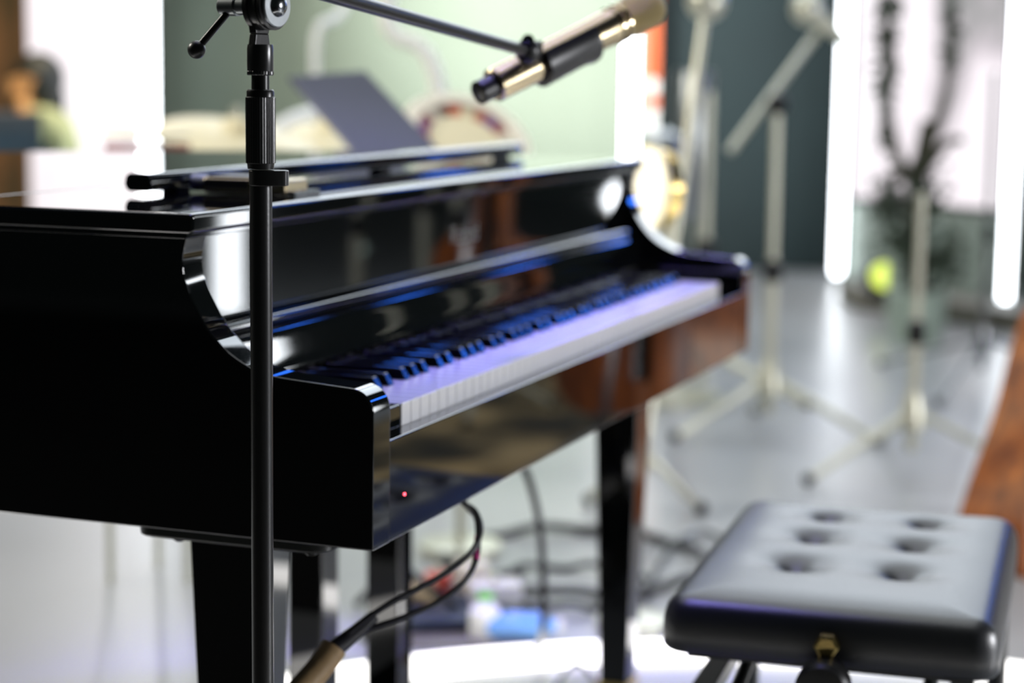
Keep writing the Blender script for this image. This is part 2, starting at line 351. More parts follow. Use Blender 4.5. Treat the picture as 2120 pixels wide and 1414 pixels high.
# lettering of the maker's mark: blurred strokes standing on the panel
def strokes(x, z, segs, w=.0022):
    bm = NB()
    for (ax, az), (bx, bz) in segs:
        d = V((bx - ax, 0, bz - az)); L = d.length; d /= max(L, 1e-6); nrm = V((-d.z, 0, d.x)) * w / 2
        p = V((x + ax, .2026, z + az)); q = V((x + bx, .2026, z + bz)); dy = V((0, .0005, 0))
        vs = [bm.verts.new(c) for c in (p + nrm, p - nrm, q - nrm, q + nrm)]; ws = [bm.verts.new(v.co + dy) for v in vs]
        bm.faces.new(vs); bm.faces.new(ws[::-1])
        for i in range(4): bm.faces.new((vs[i], ws[i], ws[(i + 1) % 4], vs[(i + 1) % 4]))
    return bm
h = .021
GL = {'R': [((0, 0), (0, h)), ((0, h), (.012, h)), ((.012, h), (.012, h * .55)), ((.012, h * .55), (0, h * .5)), ((.005, h * .5), (.014, 0))],
      'o': [((0, 0), (.011, 0)), ((.011, 0), (.011, h * .65)), ((.011, h * .65), (0, h * .65)), ((0, h * .65), (0, 0))],
      'l': [((0, 0), (0, h))], 'n': [((0, 0), (0, h * .65)), ((0, h * .6), (.011, h * .6)), ((.011, h * .6), (.011, 0))],
      'd': [((0, 0), (.011, 0)), ((.011, 0), (.011, h)), ((.011, h * .65), (0, h * .65)), ((0, h * .65), (0, 0))]}
x = .683
for ch, w in (('R', .021), ('o', .018), ('l', .007), ('o', .0175), ('n', .0175), ('d', .016)):
    obj('letter', strokes(x, H0 + .222, GL[ch]), 'logo', FB, smooth=False); x += w
# lid
def lid_poly(y0, y1, ex=.004):
    pts = [(-ex, y0), (WT + ex, y0)]
    if y1 is not None: return pts + [(WT + ex, y1), (-ex, y1)]
    q = [(x + ex * (1 if x > .1 else -1), y + ex) for x, y in bp]; return pts + q
prism = NB(); prism_z(prism, lid_poly(.1825, .4805), H0 + .2845, H0 + .304); obj('lid_front_flap', prism, 'black', PIANO, bevel=.0045, seg=4)
prism = NB(); prism_z(prism, lid_poly(.4825, None), H0 + .2845, H0 + .304); obj('lid', prism, 'black', PIANO, bevel=.0035, seg=3, ang=40)
bm = NB(); box(bm, (-.001, .1905, H0 + .2800), (WT + .001, .4, H0 + .2850)); obj('lid_rest', bm, 'black', PIANO, bevel=.001)
# long narrow ledge lying on the lid
bm = NB(); prism_x(bm, up([(.351, .3085), (.3465, .3105), (.3445, .317), (.3465, .3245), (.350, .3275), (.372, .3275), (.376, .3245), (.378, .317), (.376, .3105), (.372, .3085)]), .196, 1.335)
MD = obj('music_ledge', bm, 'black', PIANO, bevel=.002)
for xx in (.26, .8, 1.26):
    bm = NB(); box(bm, (xx, .352, H0 + .3035), (xx + .03, .370, H0 + .310)); obj('foot', bm, 'felt', MD)
# legs
def leg(x, y, s=.075, s2=.047):
    bm = NB(); e = (s - s2) / 2
    frustum(bm, (x + e, y + e), (x + s - e, y + s - e), .062, (x, y), (x + s, y + s), H0 - .012)
    L = obj('leg', bm, 'black', PIANO, bevel=.003)
    bm = NB(); box(bm, (x + e - .004, y + e - .004, .050), (x + s - e + .004, y + s - e + .004, .064)); obj('ferrule', bm, 'brass', L, bevel=.002)
    bm = NB(); cyl(bm, (x + s / 2, y + s / 2 - .012, .026), (x + s / 2, y + s / 2 + .012, .026), .0255); box(bm, (x + s / 2 - .012, y + s / 2 - .016, .030), (x + s / 2 + .012, y + s / 2 + .016, .052)); obj('caster', bm, 'brass', L)
    return L
leg(.058, .150); leg(1.312, .138); leg(.60, 1.06)
def plate(x0, x1, y0, y1):
    bm = NB(); r = .022; pts = []
    for cx_, cy_, a0 in ((x1 - r, y1 - r, 0), (x0 + r, y1 - r, 90), (x0 + r, y0 + r, 180), (x1 - r, y0 + r, 270)):
        pts += [(cx_ + r * math.cos(math.radians(a0 + k * 22.5)), cy_ + r * math.sin(math.radians(a0 + k * 22.5))) for k in range(5)]
    prism_z(bm, pts, H0 - .0125, H0 - .0005); p = obj('leg_plate', bm, 'iron', PIANO, bevel=.003)
    for yy in (y0 + .02, y1 - .045):
        b2 = NB(); lathe(b2, (x0 + .014, yy, H0 - .0125), (0, 0, -1), [(0, .0065), (.002, .0065), (.004, .004)], 16); obj('bolt', b2, 'iron', p)
plate(.012, .17, .055, .262); plate(1.29, 1.44, .055, .262)
# pedal lyre
bm = NB(); box(bm, (.55, .32, H0 - .02), (.91, .45, H0)); LY = obj('pedal_lyre', bm, 'black', PIANO, bevel=.003)
for xx, yy in ((.640, .362), (.856, .348)):
    bm = NB(); box(bm, (xx, yy, .15), (xx + .050, yy + .050, H0 - .02)); obj('lyre_post', bm, 'black', LY, bevel=.0025)
bm = NB(); box(bm, (.55, .31, .07), (.91, .44, .15)); obj('pedal_box', bm, 'black', LY, bevel=.004)
for xx in (.66, .73, .80):
    bm = NB(); tube(bm, [(xx, .33, .10), (xx, .27, .095), (xx, .22, .085)], lambda t: .008 + .012 * t, 12, 6)
    for v in bm.verts: v.co.z = .09 + (v.co.z - .09) * .45
    obj('pedal', bm, 'brass', LY)
p = aty(838, 1023, .0005)
bm = NB(); lathe(bm, (p.x, .0012, p.z), (0, -1, 0), [(0, .0016), (.0012, .0014)], 12); obj('power_light', bm, 'ledred', PIANO, label='tiny red power light')

# small recorder lying on the lid front
d0 = atz(392, 397, H0 + .304); dev = thing('portable_recorder', (.30, .30, H0 + .304), 'small silver and black pocket recorder lying on the piano lid', 'recorder')
bm = NB(); box(bm, (.262, .222, H0 + .3052), (.318, .322, H0 + .322)); obj('body', bm, 'champ', dev, bevel=.004)
bm = NB(); box(bm, (.266, .262, H0 + .3222), (.314, .317, H0 + .3238)); obj('display', bm, 'plast', dev, bevel=.0008)
bm = NB(); box(bm, (.2600, .267, H0 + .311), (.2618, .319, H0 + .320)); obj('side_panel', bm, 'plast', dev)
bm = NB(); cyl(bm, (.278, .322, H0 + .315), (.278, .341, H0 + .315), .009); obj('capsule', bm, 'washer', dev)
bm = NB(); box(bm, (.270, .214, H0 + .3045), (.330, .222, H0 + .309)); obj('belt_clip', bm, 'steel', dev)

# ================================================================ microphone stand (sharp, in front)
pp = at(540, 370, 1.60); PX, PY = pp.x, pp.y
ST = thing('microphone_stand', (PX, PY, 0), 'black boom microphone stand in the foreground before the piano side', 'microphone stand')
zz = lambda v: zv(v, PX, PY)
def turned(name, prof, m, parent, n=40):
    bm = NB(); lathe(bm, (PX, PY, 0), (0, 0, 1), prof, n); return obj(name, bm, m, parent, ang=40)
turned('pole', [(.03, .0092), (zz(384), .0092)], 'stand', ST)
turned('base', [(0, .13), (.008, .132), (.014, .125), (.024, .05), (.035, .016), (.05, .013)], 'stand', ST, 48)
# knurled grip
bm = NB(); n = 72; rings = []
for z, r, kn in ((zz(350), .0106, 0), (zz(338), .0112, 0), (zz(337), .0117, 1), (zz(202), .0117, 1), (zz(200), .0112, 0), (zz(187), .0108, 0), (zz(185), .0100, 0)):
    rings.append([bm.verts.new((PX + math.cos(2 * PI * k / n) * (r + (.0005 if k % 2 and kn else 0)), PY + math.sin(2 * PI * k / n) * (r + (.0005 if k % 2 and kn else 0)), z)) for k in range(n)])
for a, b in zip(rings, rings[1:]):
    for k in range(n): bm.faces.new((a[k], a[(k + 1) % n], b[(k + 1) % n], b[k]))
bm.faces.new(rings[0]); bm.faces.new(rings[-1]); CG = obj('clutch_grip', bm, 'stand', ST, smooth=True, ang=20)
turned('collar', [(zz(199), .0113), (zz(190), .0113), (zz(187), .0108)], 'satin', CG)
turned('inner_rod', [(zz(190), .0073), (zz(150), .0073)], 'satin', ST)
bm = NB(); n = 60; a = [[bm.verts.new((PX + math.cos(2 * PI * k / n) * r * (1 + .03 * (k % 2)), PY + math.sin(2 * PI * k / n) * r * (1 + .03 * (k % 2)), z)) for k in range(n)] for z, r in ((zz(156), .0100), (zz(154), .0105), (zz(148), .0105), (zz(146), .0100))]
for q, w in zip(a, a[1:]):
    for k in range(n): bm.faces.new((q[k], q[(k + 1) % n], w[(k + 1) % n], w[k]))
bm.faces.new(a[0]); bm.faces.new(a[-1]); obj('lock_ring', bm, 'stand', ST, ang=20)
# cable clip round the pole
rgt = V((RT.x, RT.y, 0)).normalized(); fwd = V((FW.x, FW.y, 0)).normalized(); c0 = V((PX, PY, 0))
bm = NB(); pts = []
hw, L = .0098, .0225
for k in range(9): a = math.radians(-90 - 22.5 * k); pts.append(c0 + rgt * (-.0 + .0098 * math.cos(a)) + fwd * (.0102 * math.sin(a)))
far = [(L - .004, .0085), (L - .001, .0065), (L, .003), (L, -.003), (L - .001, -.0065), (L - .004, -.0085)]
pts += [c0 + rgt * x_ + fwd * y_ for x_, y_ in far]
prism_z(bm, [(p.x, p.y) for p in pts], zz(384), zz(352)); obj('cable_clip', bm, 'plast', ST, bevel=.0008, ang=30)
# swivel joint
px = 1.6 / FPX
sc = V((PX, PY, 0)); zc = zz(12)
AX = (-rgt * .86 + fwd * .51).normalized()          # axis of the clamp, towards the lever
SW = turned('socket', [(zz(148), .0104), (zz(146), .0107), (zz(100), .0107), (zz(92), .0102)], 'stand', ST)
ctr = V((PX, PY, zc)) + rgt * .002
bm = NB()                                           # flat fork cheek rising from the socket
sx = (rgt * .51 + fwd * .86).normalized()
for k0, k1, hw0, hw1 in ((zz(95), zz(70), .0102, .0085), (zz(70), zz(45), .0085, .0105), (zz(45), zz(10), .0105, .0115)):
    vs = []
    for z, w in ((k0, hw0), (k1, hw1)):
        for s_, t_ in ((-1, .0045), (1, .0045), (1, -.0025), (-1, -.0025)):
            vs.append(bm.verts.new(V((PX, PY, z)) + sx * w * s_ + AX * t_))
    bm.faces.new(vs[:4][::-1]); bm.faces.new(vs[4:])
    for i in range(4): bm.faces.new((vs[i], vs[(i + 1) % 4], vs[4 + (i + 1) % 4], vs[4 + i]))
obj('fork', bm, 'stand', SW, bevel=.001)
bm = NB(); lathe(bm, ctr - AX * .013, AX, [(0, .0175), (.001, .0195), (.004, .0195), (.0045, .0185), (.0055, .0185), (.006, .0195), (.0085, .0195), (.009, .018), (.0145, .018), (.015, .0195), (.019, .0195), (.020, .018)], 48); JD = obj('joint_disc', bm, 'stand', SW, ang=25)
bm = NB(); lathe(bm, ctr - AX * .0155, AX, [(0, .0165), (.0007, .0175), (.0026, .0175)], 48); obj('washer', bm, 'washer', JD, ang=30)
bm = NB(); lathe(bm, ctr - AX * .021, AX, [(0, .003), (.001, .0065), (.003, .0085), (.0056, .0092)], 40); obj('bolt_cap', bm, 'steel', JD)
bm = NB(); lathe(bm, ctr + AX * .007, AX, [(0, .0075), (.016, .0075), (.0165, .0066), (.018, .0066), (.0185, .0082), (.033, .0082), (.035, .007)], 36); HB = obj('lever_hub', bm, 'washer', JD, ang=30)
h0 = ctr + AX * .034; kb = at(407, 103, (h0 - CAM).dot(FW) - .003)
bm = NB(); cyl(bm, h0 - AX * .004, kb, .0029, .0031); LV = obj('lever', bm, 'satin', JD)
bm = NB(); ball(bm, kb, .0074, 28); obj('ball_knob', bm, 'plast', LV)
# boom
b0 = at(395, -97, 1.53); b1 = at(1093, 106, 2.17); bz = at(545, -49, 1.615)
b0 = bz + (bz - b1).normalized() * .22
bm = NB(); cyl(bm, b0, b1, .0068, n=28); BO = obj('boom', bm, 'satin', ST)
bm = NB(); cyl(bm, ctr - AX * .006, bz + (ctr - AX * .006 - bz) * .0, .012, n=24); obj('boom_clamp', bm, 'stand', BO)
bm = NB(); ball(bm, b0, .017, 20); obj('counterweight', bm, 'stand', BO)
# microphone and its clip
ma, mb = at(990, 193, 2.17), at(1352, 12, 2.31); md = (mb - ma).normalized(); ml = (mb - ma).length
MI = thing('microphone', ma + md * ml * .5, 'champagne coloured handheld microphone in the boom clip over the keys', 'microphone')
bm = NB(); lathe(bm, ma, md, [(.022, .0170), (.024, .0192), (.10, .0195), (.17, .0200), (.195, .0208), (.205, .0214)], 40); BD = obj('body', bm, 'champ', MI, ang=30)
bm = NB(); lathe(bm, ma, md, [(0, .0115), (.001, .0135), (.021, .0135), (.0225, .012)], 32); obj('connector', bm, 'plast', MI)
bm = NB(); lathe(bm, ma, md, [(.0222, .0145), (.0255, .0172)], 32); obj('gold_band', bm, 'brass', MI)
for t in (.206, .216):
    bm = NB(); lathe(bm, ma, md, [(t, .0205), (t + .001, .0230), (t + .005, .0230), (t + .006, .0205)], 36); obj('ring', bm, 'champ', MI)
bm = NB(); lathe(bm, ma, md, [(.204, .0205), (.228, .0215), (.236, .0235), (.262, .0242), (.272, .0228), (.279, .018), (.283, .010), (.284, .001)], 40); obj('grille', bm, 'grille', MI, ang=60)
# clip: open sleeve
bm = NB(); x_, y_, z_ = basis(md); n = 26; inn, out = [], []
updir = UP - md * UP.dot(md); updir.normalize(); sd = md.cross(updir)
def sleeve(t, r): return [ma + md * t + (-(updir) * math.cos(a) + sd * math.sin(a)) * r for a in [math.radians(-118 + 236 * k / n) for k in range(n + 1)]]
t0, t1 = .088, .160
R = [[bm.verts.new(p) for p in sleeve(t, r)] for t, r in ((t0, .0203), (t0, .0275), (t1 - .01, .0262), (t1, .0285), (t1 + .006, .0285), (t1 + .006, .0208))]
for i in range(6):
    a, b = R[i], R[(i + 1) % 6]
    for k in range(n): bm.faces.new((a[k], a[k + 1], b[k + 1], b[k]))
bm.faces.new([r_[0] for r_ in R]); bm.faces.new([r_[-1] for r_ in R][::-1]); CL = obj('microphone_clip', bm, 'plast', ST)
lug = ma + md * .088 - FW * .018
bm = NB(); cyl(bm, b1 + (b0 - b1).normalized() * .012, b1 + (b1 - b0).normalized() * .006, .0105); ball(bm, b1, .0145, 20); box(bm, b1 - V((.006, .007, .012)), b1 + V((.030, .007, .012))); obj('pivot', bm, 'plast', CL, bevel=.001)
bm = NB(); cyl(bm, b1 - FW * .012 + UP * .010, b1 - FW * .004 + UP * .010, .007); obj('pivot_screw', bm, 'steel', CL)

# ================================================================ bench
bx, by, bz_ = .612, -.335, .497
ba = math.radians(4.0); ca, sa = math.cos(ba), math.sin(ba)
def bw(x, y, z): return V((bx + x * ca - y * sa, by + x * sa + y * ca, z))
BN = thing('piano_bench', (bx, by, 0), 'black button tufted leather piano bench standing before the keyboard', 'bench')
HX, HY, TH = .264, .174, .064
btn = [(-.155, .0), (0, 0), (.155, 0)]
btn = []
for u, v in ((1715, 1074), (1918, 1089), (1685, 1118), (1893, 1136), (1645, 1175), (1865, 1193)):
    p = atz(u, v, bz_ - .008); dx, dy = p.x - bx, p.y - by; btn.append((dx * ca + dy * sa, -dx * sa + dy * ca))
bm = NB(); NX, NY = 84, 60; grid = []
def sm(a): return a * a * (3 - 2 * a)
for i in range(NX + 1):
    row = []
    for j in range(NY + 1):
        s_ = -1 + 2 * i / NX; t_ = -1 + 2 * j / NY
        s_ = math.copysign(1 - (1 - abs(s_)) ** 1.25, s_) if s_ else 0; t_ = math.copysign(1 - (1 - abs(t_)) ** 1.25, t_) if t_ else 0
        # rounded-rectangle mapping
        x, y = s_ * HX, t_ * HY; rc = .03
        qx, qy = abs(x) - (HX - rc), abs(y) - (HY - rc)
        if qx > 0 and qy > 0:
            m_ = max(qx, qy); L_ = math.hypot(qx, qy)
            x = math.copysign(HX - rc + qx * m_ / L_, x); y = math.copysign(HY - rc + qy * m_ / L_, y)
        qx, qy = abs(x) - (HX - rc), abs(y) - (HY - rc)
        d = rc - (math.hypot(max(qx, 0), max(qy, 0)) if qx > 0 and qy > 0 else max(qx, qy))
        d = max(d, 0); re = .020; e = max(0, 1 - d / re); e2_ = max(0, 1 - d / .075)
        z = bz_ - re * (1 - math.sqrt(max(0, 1 - e * e))) * .75 - .010 * e2_ ** 2.2
        for k, l in btn:
            r2 = ((x - k) / .042) ** 2 + ((y - l) / .040) ** 2; z -= .0095 * math.exp(-r2 * 1.1) + .0085 * math.exp(-r2 * 5)
            r3 = math.hypot(x - k, y - l)
            z -= .004 * math.exp(-(r3 / .010) ** 2)
        row.append(bm.verts.new(bw(x, y, z)))
    grid.append(row)
for i in range(NX):
    for j in range(NY): bm.faces.new((grid[i][j], grid[i + 1][j], grid[i + 1][j + 1], grid[i][j + 1]))
edge = [grid[i][0] for i in range(NX + 1)] + [grid[NX][j] for j in range(1, NY + 1)] + [grid[i][NY] for i in range(NX - 1, -1, -1)] + [grid[0][j] for j in range(NY - 1, 0, -1)]
prev = edge; c2 = V((bx, by, 0))
for z, s_ in ((bz_ - .032, 1.006), (bz_ - .044, 1.008), (bz_ - .060, 1.004), (bz_ - TH, .99)):
    cur = [bm.verts.new((c2.x + (v.co.x - c2.x) * s_, c2.y + (v.co.y - c2.y) * s_, z)) for v in edge]
    for k in range(len(edge)): bm.faces.new((prev[k], prev[(k + 1) % len(edge)], cur[(k + 1) % len(edge)], cur[k]))
    prev = cur
bm.faces.new(prev); CU = obj('cushion', bm, 'leather', BN, ang=80)
for k, l in btn:
    p = bw(k, l, bz_ - .0205); b2 = NB(); ball(b2, p, .0065, 16, (1, 1, .4)); obj('button', b2, 'leather', CU)
def bbox_(name, lo, hi, m, par, bev=.002):
    b2 = NB(); vs = box(b2, lo, hi)
    for v in b2.verts: v.co = bw(v.co.x, v.co.y, v.co.z)
    return obj(name, b2, m, par, bevel=bev)
zt = bz_ - TH
bbox_('top_frame', (-.235, -.15, zt - .012), (.235, .15, zt - .0005), 'iron', BN)
for yy in (-.145, .12):
    bbox_('side_rail', (-.245, yy, zt - .062), (.245, yy + .025, zt - .042), 'iron', BN)
bbox_('end_rail', (-.250, -.165, zt - .085), (-.222, .165, zt - .052), 'iron', BN)
bbox_('end_rail', (.228, -.165, zt - .070), (.250, .165, zt - .045), 'iron', BN)
for sy in (-.105, .095):
    for s1, s2 in ((-.2, -.04), (-.04, -.2), (.2, .04), (.04, .2)):
        b2 = NB(); cyl(b2, bw(s1, sy, zt - .008), bw(s2, sy + .006, zt - .055), .008, n=12); obj('scissor_bar', b2, 'iron', BN)
for sx_ in (-1, 1):
    for sy in (-1, 1):
        b2 = NB(); tube(b2, [bw(sx_ * .232, sy * .155, zt - .05), bw(sx_ * .240, sy * .158, zt - .25), bw(sx_ * .25, sy * .162, .002)], .0125, 14, 4); obj('leg', b2, 'iron', BN)
for sx_ in (-1, 1):
    b2 = NB(); o_ = bw(sx_ * .252, -.004, zt - .010); dd = V((ca, sa, 0)) * sx_
    lathe(b2, o_, dd, [(0, .008), (.03, .008), (.032, .024), (.036, .028), (.058, .028), (.063, .024), (.064, .010)], 40); KN = obj('adjusting_knob', b2, 'plast', BN, ang=30)
    b2 = NB(); lathe(b2, o_ + V((0, 0, .038)) + dd * .022, dd, [(0, .013), (.012, .013), (.014, .010)], 6); obj('bolt_head', b2, 'brass', BN, smooth=False)

# ================================================================ cables at the piano
def cab(name, pts, r, label, cat='cable', m='cable', grp=None):
    bm = NB(); tube(bm, pts, r, 12, 10); return single(name, bm, m, label, cat, grp)
D1 = 2.05
e0 = at(955, 1040, 2.12)
socket = V((e0.x, e0.y, H0 - .004))
A = [at(925, 1046, 2.14), at(958, 1040, 2.12), at(983, 1058, 2.09), at(995, 1095, 2.06), at(978, 1140, 2.04), at(925, 1185, 2.02), at(860, 1222, 2.0), at(790, 1260, 1.98), at(735, 1300, 1.97), at(690, 1345, 1.96), at(645, 1400, 1.95), at(560, 1500, 1.9), at(480, 1620, 1.9)]
B = [at(935, 1050, 2.15), at(965, 1046, 2.13), at(985, 1070, 2.10), at(990, 1110, 2.07), at(985, 1160, 2.05), at(960, 1205, 2.03), at(900, 1250, 2.01), at(830, 1280, 1.99), at(755, 1307, 1.98), at(700, 1350, 1.965), at(655, 1400, 1.955), at(575, 1500, 1.91), at(495, 1620, 1.91)]
A[0].z = B[0].z = H0 - .003
c1 = thing('audio_cable', A[0], 'upper thin black cable looping out from under the piano keybed', 'cable'); bm = NB(); tube(bm, A, .0032, 12, 10); obj('cord', bm, 'cable', c1)
c2_ = thing('audio_cable', B[0], 'lower thin black cable with pink tape hanging under the keybed', 'cable'); bm = NB(); tube(bm, B, .0032, 12, 10); obj('cord', bm, 'cable', c2_)
bm = NB(); tube(bm, [B[3] + (B[4] - B[3]) * t for t in (0, .5, 1)], .0038, 12, 4); obj('tape_band', bm, 'pink', c2_, label='magenta pink tape band')
SL = thing('cable_sleeve', at(660, 1385, 1.95), 'tan tape wrapped cable bundle at the bottom edge by the front leg', 'cable')
bm = NB(); tube(bm, [at(692, 1340, 1.962), at(660, 1385, 1.952), at(600, 1455, 1.93), at(520, 1570, 1.9)], .0135, 16, 6); obj('wrap', bm, 'tape', SL)
bm = NB(); tube(bm, [at(775, 1275, 1.985), at(735, 1310, 1.975), at(688, 1347, 1.962)], lambda t: .006 + .004 * t, 14, 6); obj('boot', bm, 'cable', SL)
# cable hanging further back
cab('hanging_cable', [at(1075, 960, 3.2), at(1092, 985, 3.2), at(1112, 1060, 3.25), at(1122, 1140, 3.3), at(1125, 1230, 3.32), at(1124, 1300, 3.35), atz(1110, 1345, .008), atz(1050, 1365, .006)], .0065, 'thick black cable hanging down behind the piano to the floor')
def loop(cx_, cy_, r, ph=0, n=20): return [(cx_ + r * math.cos(ph + 2 * PI * k / n), cy_ + r * math.sin(ph + 2 * PI * k / n), .007 + .006 * (k % 3)) for k in range(n + 2)]
q = atz(1190, 1160, .01); cab('coiled_cable', loop(q.x, q.y, .28), .010, 'large loop of black cable on the floor behind the far front leg')
q = atz(1180, 1215, .01); cab('coiled_cable', loop(q.x, q.y, .16, 1.), .007, 'smaller loop of black cable on the floor inside the large loop')
cab('floor_cable', [atz(1150, 1420, .006), atz(1190, 1375, .018), atz(1225, 1400, .006), atz(1245, 1440, .006)], .004, 'thin cable arching across the glowing floor strip')
cab('floor_cable', [atz(1330, 1230, .008), atz(1390, 1130, .008), atz(1450, 1100, .008), atz(1500, 1120, .008), atz(1560, 1200, .008)], .006, 'pale grey cable curving on the floor between piano leg and bench', m='steel')

# ================================================================ objects on the floor behind the piano
PB = thing('pedal_board', atz(930, 1275, 0), 'dark pedal board on the floor carrying several small pedals', 'pedal board')
q = atz(930, 1270, 0)
def slab(name, c, sx_, sy_, z0, z1, m, par=None, rot=.5, bev=.004, **k):
    bm = NB(); box(bm, (-sx_ / 2, -sy_ / 2, z0), (sx_ / 2, sy_ / 2, z1)); R_ = Matrix.Rotation(rot, 3, 'Z')
    for v in bm.verts: v.co = R_ @ v.co + V((c[0], c[1], 0))
    if par: return obj(name, bm, m, par, bevel=bev)
    return tag(obj(name, bm, m, None, loc=base(bm), bevel=bev), **k)
slab('tray', q, .30, .22, .012, .03, 'board', PB)
for dx, dy in ((-.1, -.07), (.1, -.07), (.1, .07), (-.1, .07)): bm = NB(); cyl(bm, (q.x + dx, q.y + dy, 0), (q.x + dx, q.y + dy, .012), .008); obj('foot', bm, 'plast', PB)
peds = [('effect_pedal', .10, -.01, .07, .10, .035, 'pedwhite', 'white effect pedal on the pedal board, nearest the piano leg'), ('effect_pedal', -.02, .05, .035, .05, .04, 'pedred', 'red effect pedal on the pedal board behind the cables'),
        ('effect_pedal', -.09, -.03, .06, .09, .035, 'pedtan', 'tan effect pedal at the left end of the pedal board'), ('effect_pedal', .06, .07, .06, .06, .055, 'hoop', 'cream box at the back of the pedal board')]
for nm, dx, dy, sx_, sy_, hh, mm, lb in peds:
    c_ = (q.x + dx * .3 + dy * .7, q.y - dx * .8 + dy * .4)
    t = thing(nm, (*c_, .031), lb, 'effect pedal'); slab('housing', c_, sx_, sy_, .031, .031 + hh, mm, t)
    bm = NB(); cyl(bm, (c_[0], c_[1], .031 + hh), (c_[0], c_[1], .045 + hh), .008); obj('foot_switch', bm, 'chrome', t)
def bottle(u, v, r, hh, body, capm, label):
    p = atz(u, v, 0); t = thing('water_bottle', p, label, 'bottle')
    bm = NB(); lathe(bm, (p.x, p.y, .001), (0, 0, 1), [(0, r * .9), (.006, r), (hh * .62, r), (hh * .78, r * .6), (hh * .86, r * .42), (hh * .9, r * .42)], 24); obj('bottle_body', bm, body, t)
    bm = NB(); lathe(bm, (p.x, p.y, hh * .9), (0, 0, 1), [(0, r * .5), (hh * .1, r * .5)], 20); obj('cap', bm, capm, t)
bottle(1004, 1322, .030, .085, 'white', 'green', 'small white bottle with green cap standing on the floor beside the pedal board')
def lying(u, v, r, L, d, label):
    p = atz(u, v, r) ; p.z = r + .001; t = thing('water_bottle', (p.x, p.y, 0), label, 'bottle'); d = V(d).normalized()
    bm = NB(); lathe(bm, p - d * L / 2, d, [(0, r * .85), (.006, r), (L * .7, r), (L * .86, r * .5), (L * .93, r * .4)], 24); obj('bottle_body', bm, 'bottle', t)
    bm = NB(); lathe(bm, p + d * L * .43, d, [(0, r * .5), (L * .08, r * .5)], 20); obj('cap', bm, 'white', t)
lying(1085, 1296, .026, .14, (.4, -.9, 0), 'blue bottle lying on the floor at the right of the white bottle')
slab('floor_plate', atz(990, 1310, 0), .22, .26, .001, .006, 'riser', None, .4, .001, label='flat brown mat on the floor under the bottles', cat='mat')

# ================================================================ tripod stands behind
def tripod_stand(name, base_p, zt, label, cat, tilt=V((0, 0, 0)), r=.014, m='chrome', legr=.36, hub=.16, ang0=.3, boom=None, knob=True, grp=None):
    b = V((base_p[0], base_p[1], 0)); t = thing(name, b, label, cat, grp); hubp = b + V((0, 0, hub)); topp = V((b.x, b.y, zt)) + tilt
    bm = NB(); cyl(bm, b + V((0, 0, hub * .35)), b + (topp - b) * .5, r * 1.15); obj('lower_tube', bm, m, t)
    bm = NB(); cyl(bm, b + (topp - b) * .48, topp, r * .85); obj('upper_tube', bm, m, t)
    bm = NB(); lathe(bm, b + (topp - b) * .46, topp - b, [(0, r * 1.2), (.005, r * 1.8), (.06, r * 1.8), (.065, r)], 20); obj('clutch', bm, 'satin', t)
    bm = NB(); lathe(bm, hubp - V((0, 0, .05)), (0, 0, 1), [(0, r * 2.3), (.01, r * 2.8), (.06, r * 2.4), (.1, r * 1.5)], 24); obj('hub', bm, m, t)
    for k in range(3):
        a = ang0 + k * 2 * PI / 3; f_ = b + V((math.cos(a) * legr, math.sin(a) * legr, .012)); bm = NB()
        cyl(bm, hubp + V((math.cos(a) * r, math.sin(a) * r, 0)), f_, r * .75, n=14); L = obj('leg', bm, m, t)
        bm = NB(); ball(bm, f_ + V((0, 0, .004)), .016, 14); obj('rubber_foot', bm, 'plast', L)
    if boom:
        p0, p1 = boom; bm = NB(); cyl(bm, p0, p1, r * .75); bo = obj('boom', bm, m, t)
        bm = NB(); ball(bm, topp, r * 2.2, 16); obj('boom_joint', bm, 'satin', t)
    return t
f1 = atz(1590, 895, 0); d1 = (f1 - CAM).dot(FW)
tp = at(1608, 215, d1)
tripod_stand('boom_stand', f1, tp.z, 'chrome boom stand with slanted boom before the dark teal wall', 'stand', tilt=V((tp.x - f1.x, tp.y - f1.y, 0)) * .5, r=.015, boom=(at(1512, 312, d1 - .1), at(1715, 38, d1 + .15)), ang0=2.45, legr=.33)
hp = at(1672, 18, d1 + .1)
bm = NB(); ball(bm, hp, .05, 18); lathe(bm, hp, V((RT.x, RT.y, -.8)), [(0, .03), (.10, .02), (.16, .016)], 18); single('microphone', bm, 'chrome', 'blurred round headed microphone above the slanted boom at the top', 'microphone')
f2 = atz(1885, 975, 0); d2 = (f2 - CAM).dot(FW); tp = at(1898, 395, d2)
tripod_stand('chrome_stand', f2, tp.z, 'tall chrome tripod stand just behind the bench before the pale screen', 'stand', r=.013, ang0=2.5, legr=.36)
f3 = atz(2030, 800, 0); d3 = (f3 - CAM).dot(FW); tp = at(2040, 150, d3)
tripod_stand('chrome_stand', f3, tp.z, 'thin dark tripod stand before the rightmost light tube', 'stand', r=.010, m='steel', ang0=.9, legr=.5)
f4 = atz(1318, 1070, 0); t4 = at(1462, 10, 4.75)
tripod_stand('slanted_stand', (f4.x, f4.y), t4.z, 'leaning pale chrome stand rising beside the cream disc', 'stand', tilt=V((t4.x - f4.x, t4.y - f4.y, 0)), r=.013, ang0=1.1, legr=.16)
f5 = at(1458, 600, 6.3); tripod_stand('chrome_stand', (f5.x, f5.y), at(1462, 190, 6.3).z, 'thick upright chrome stand between the leaning stand and the teal wall', 'stand', r=.018, ang0=.4)
bm = NB(); pt = at(1463, 2, 4.75); ball(bm, pt, .05, 16); lathe(bm, pt, (0, .4, 1), [(0, .03), (.18, .016)], 16); single('microphone', bm, 'chrome', 'blurred microphone at the top of the leaning stand', 'microphone')
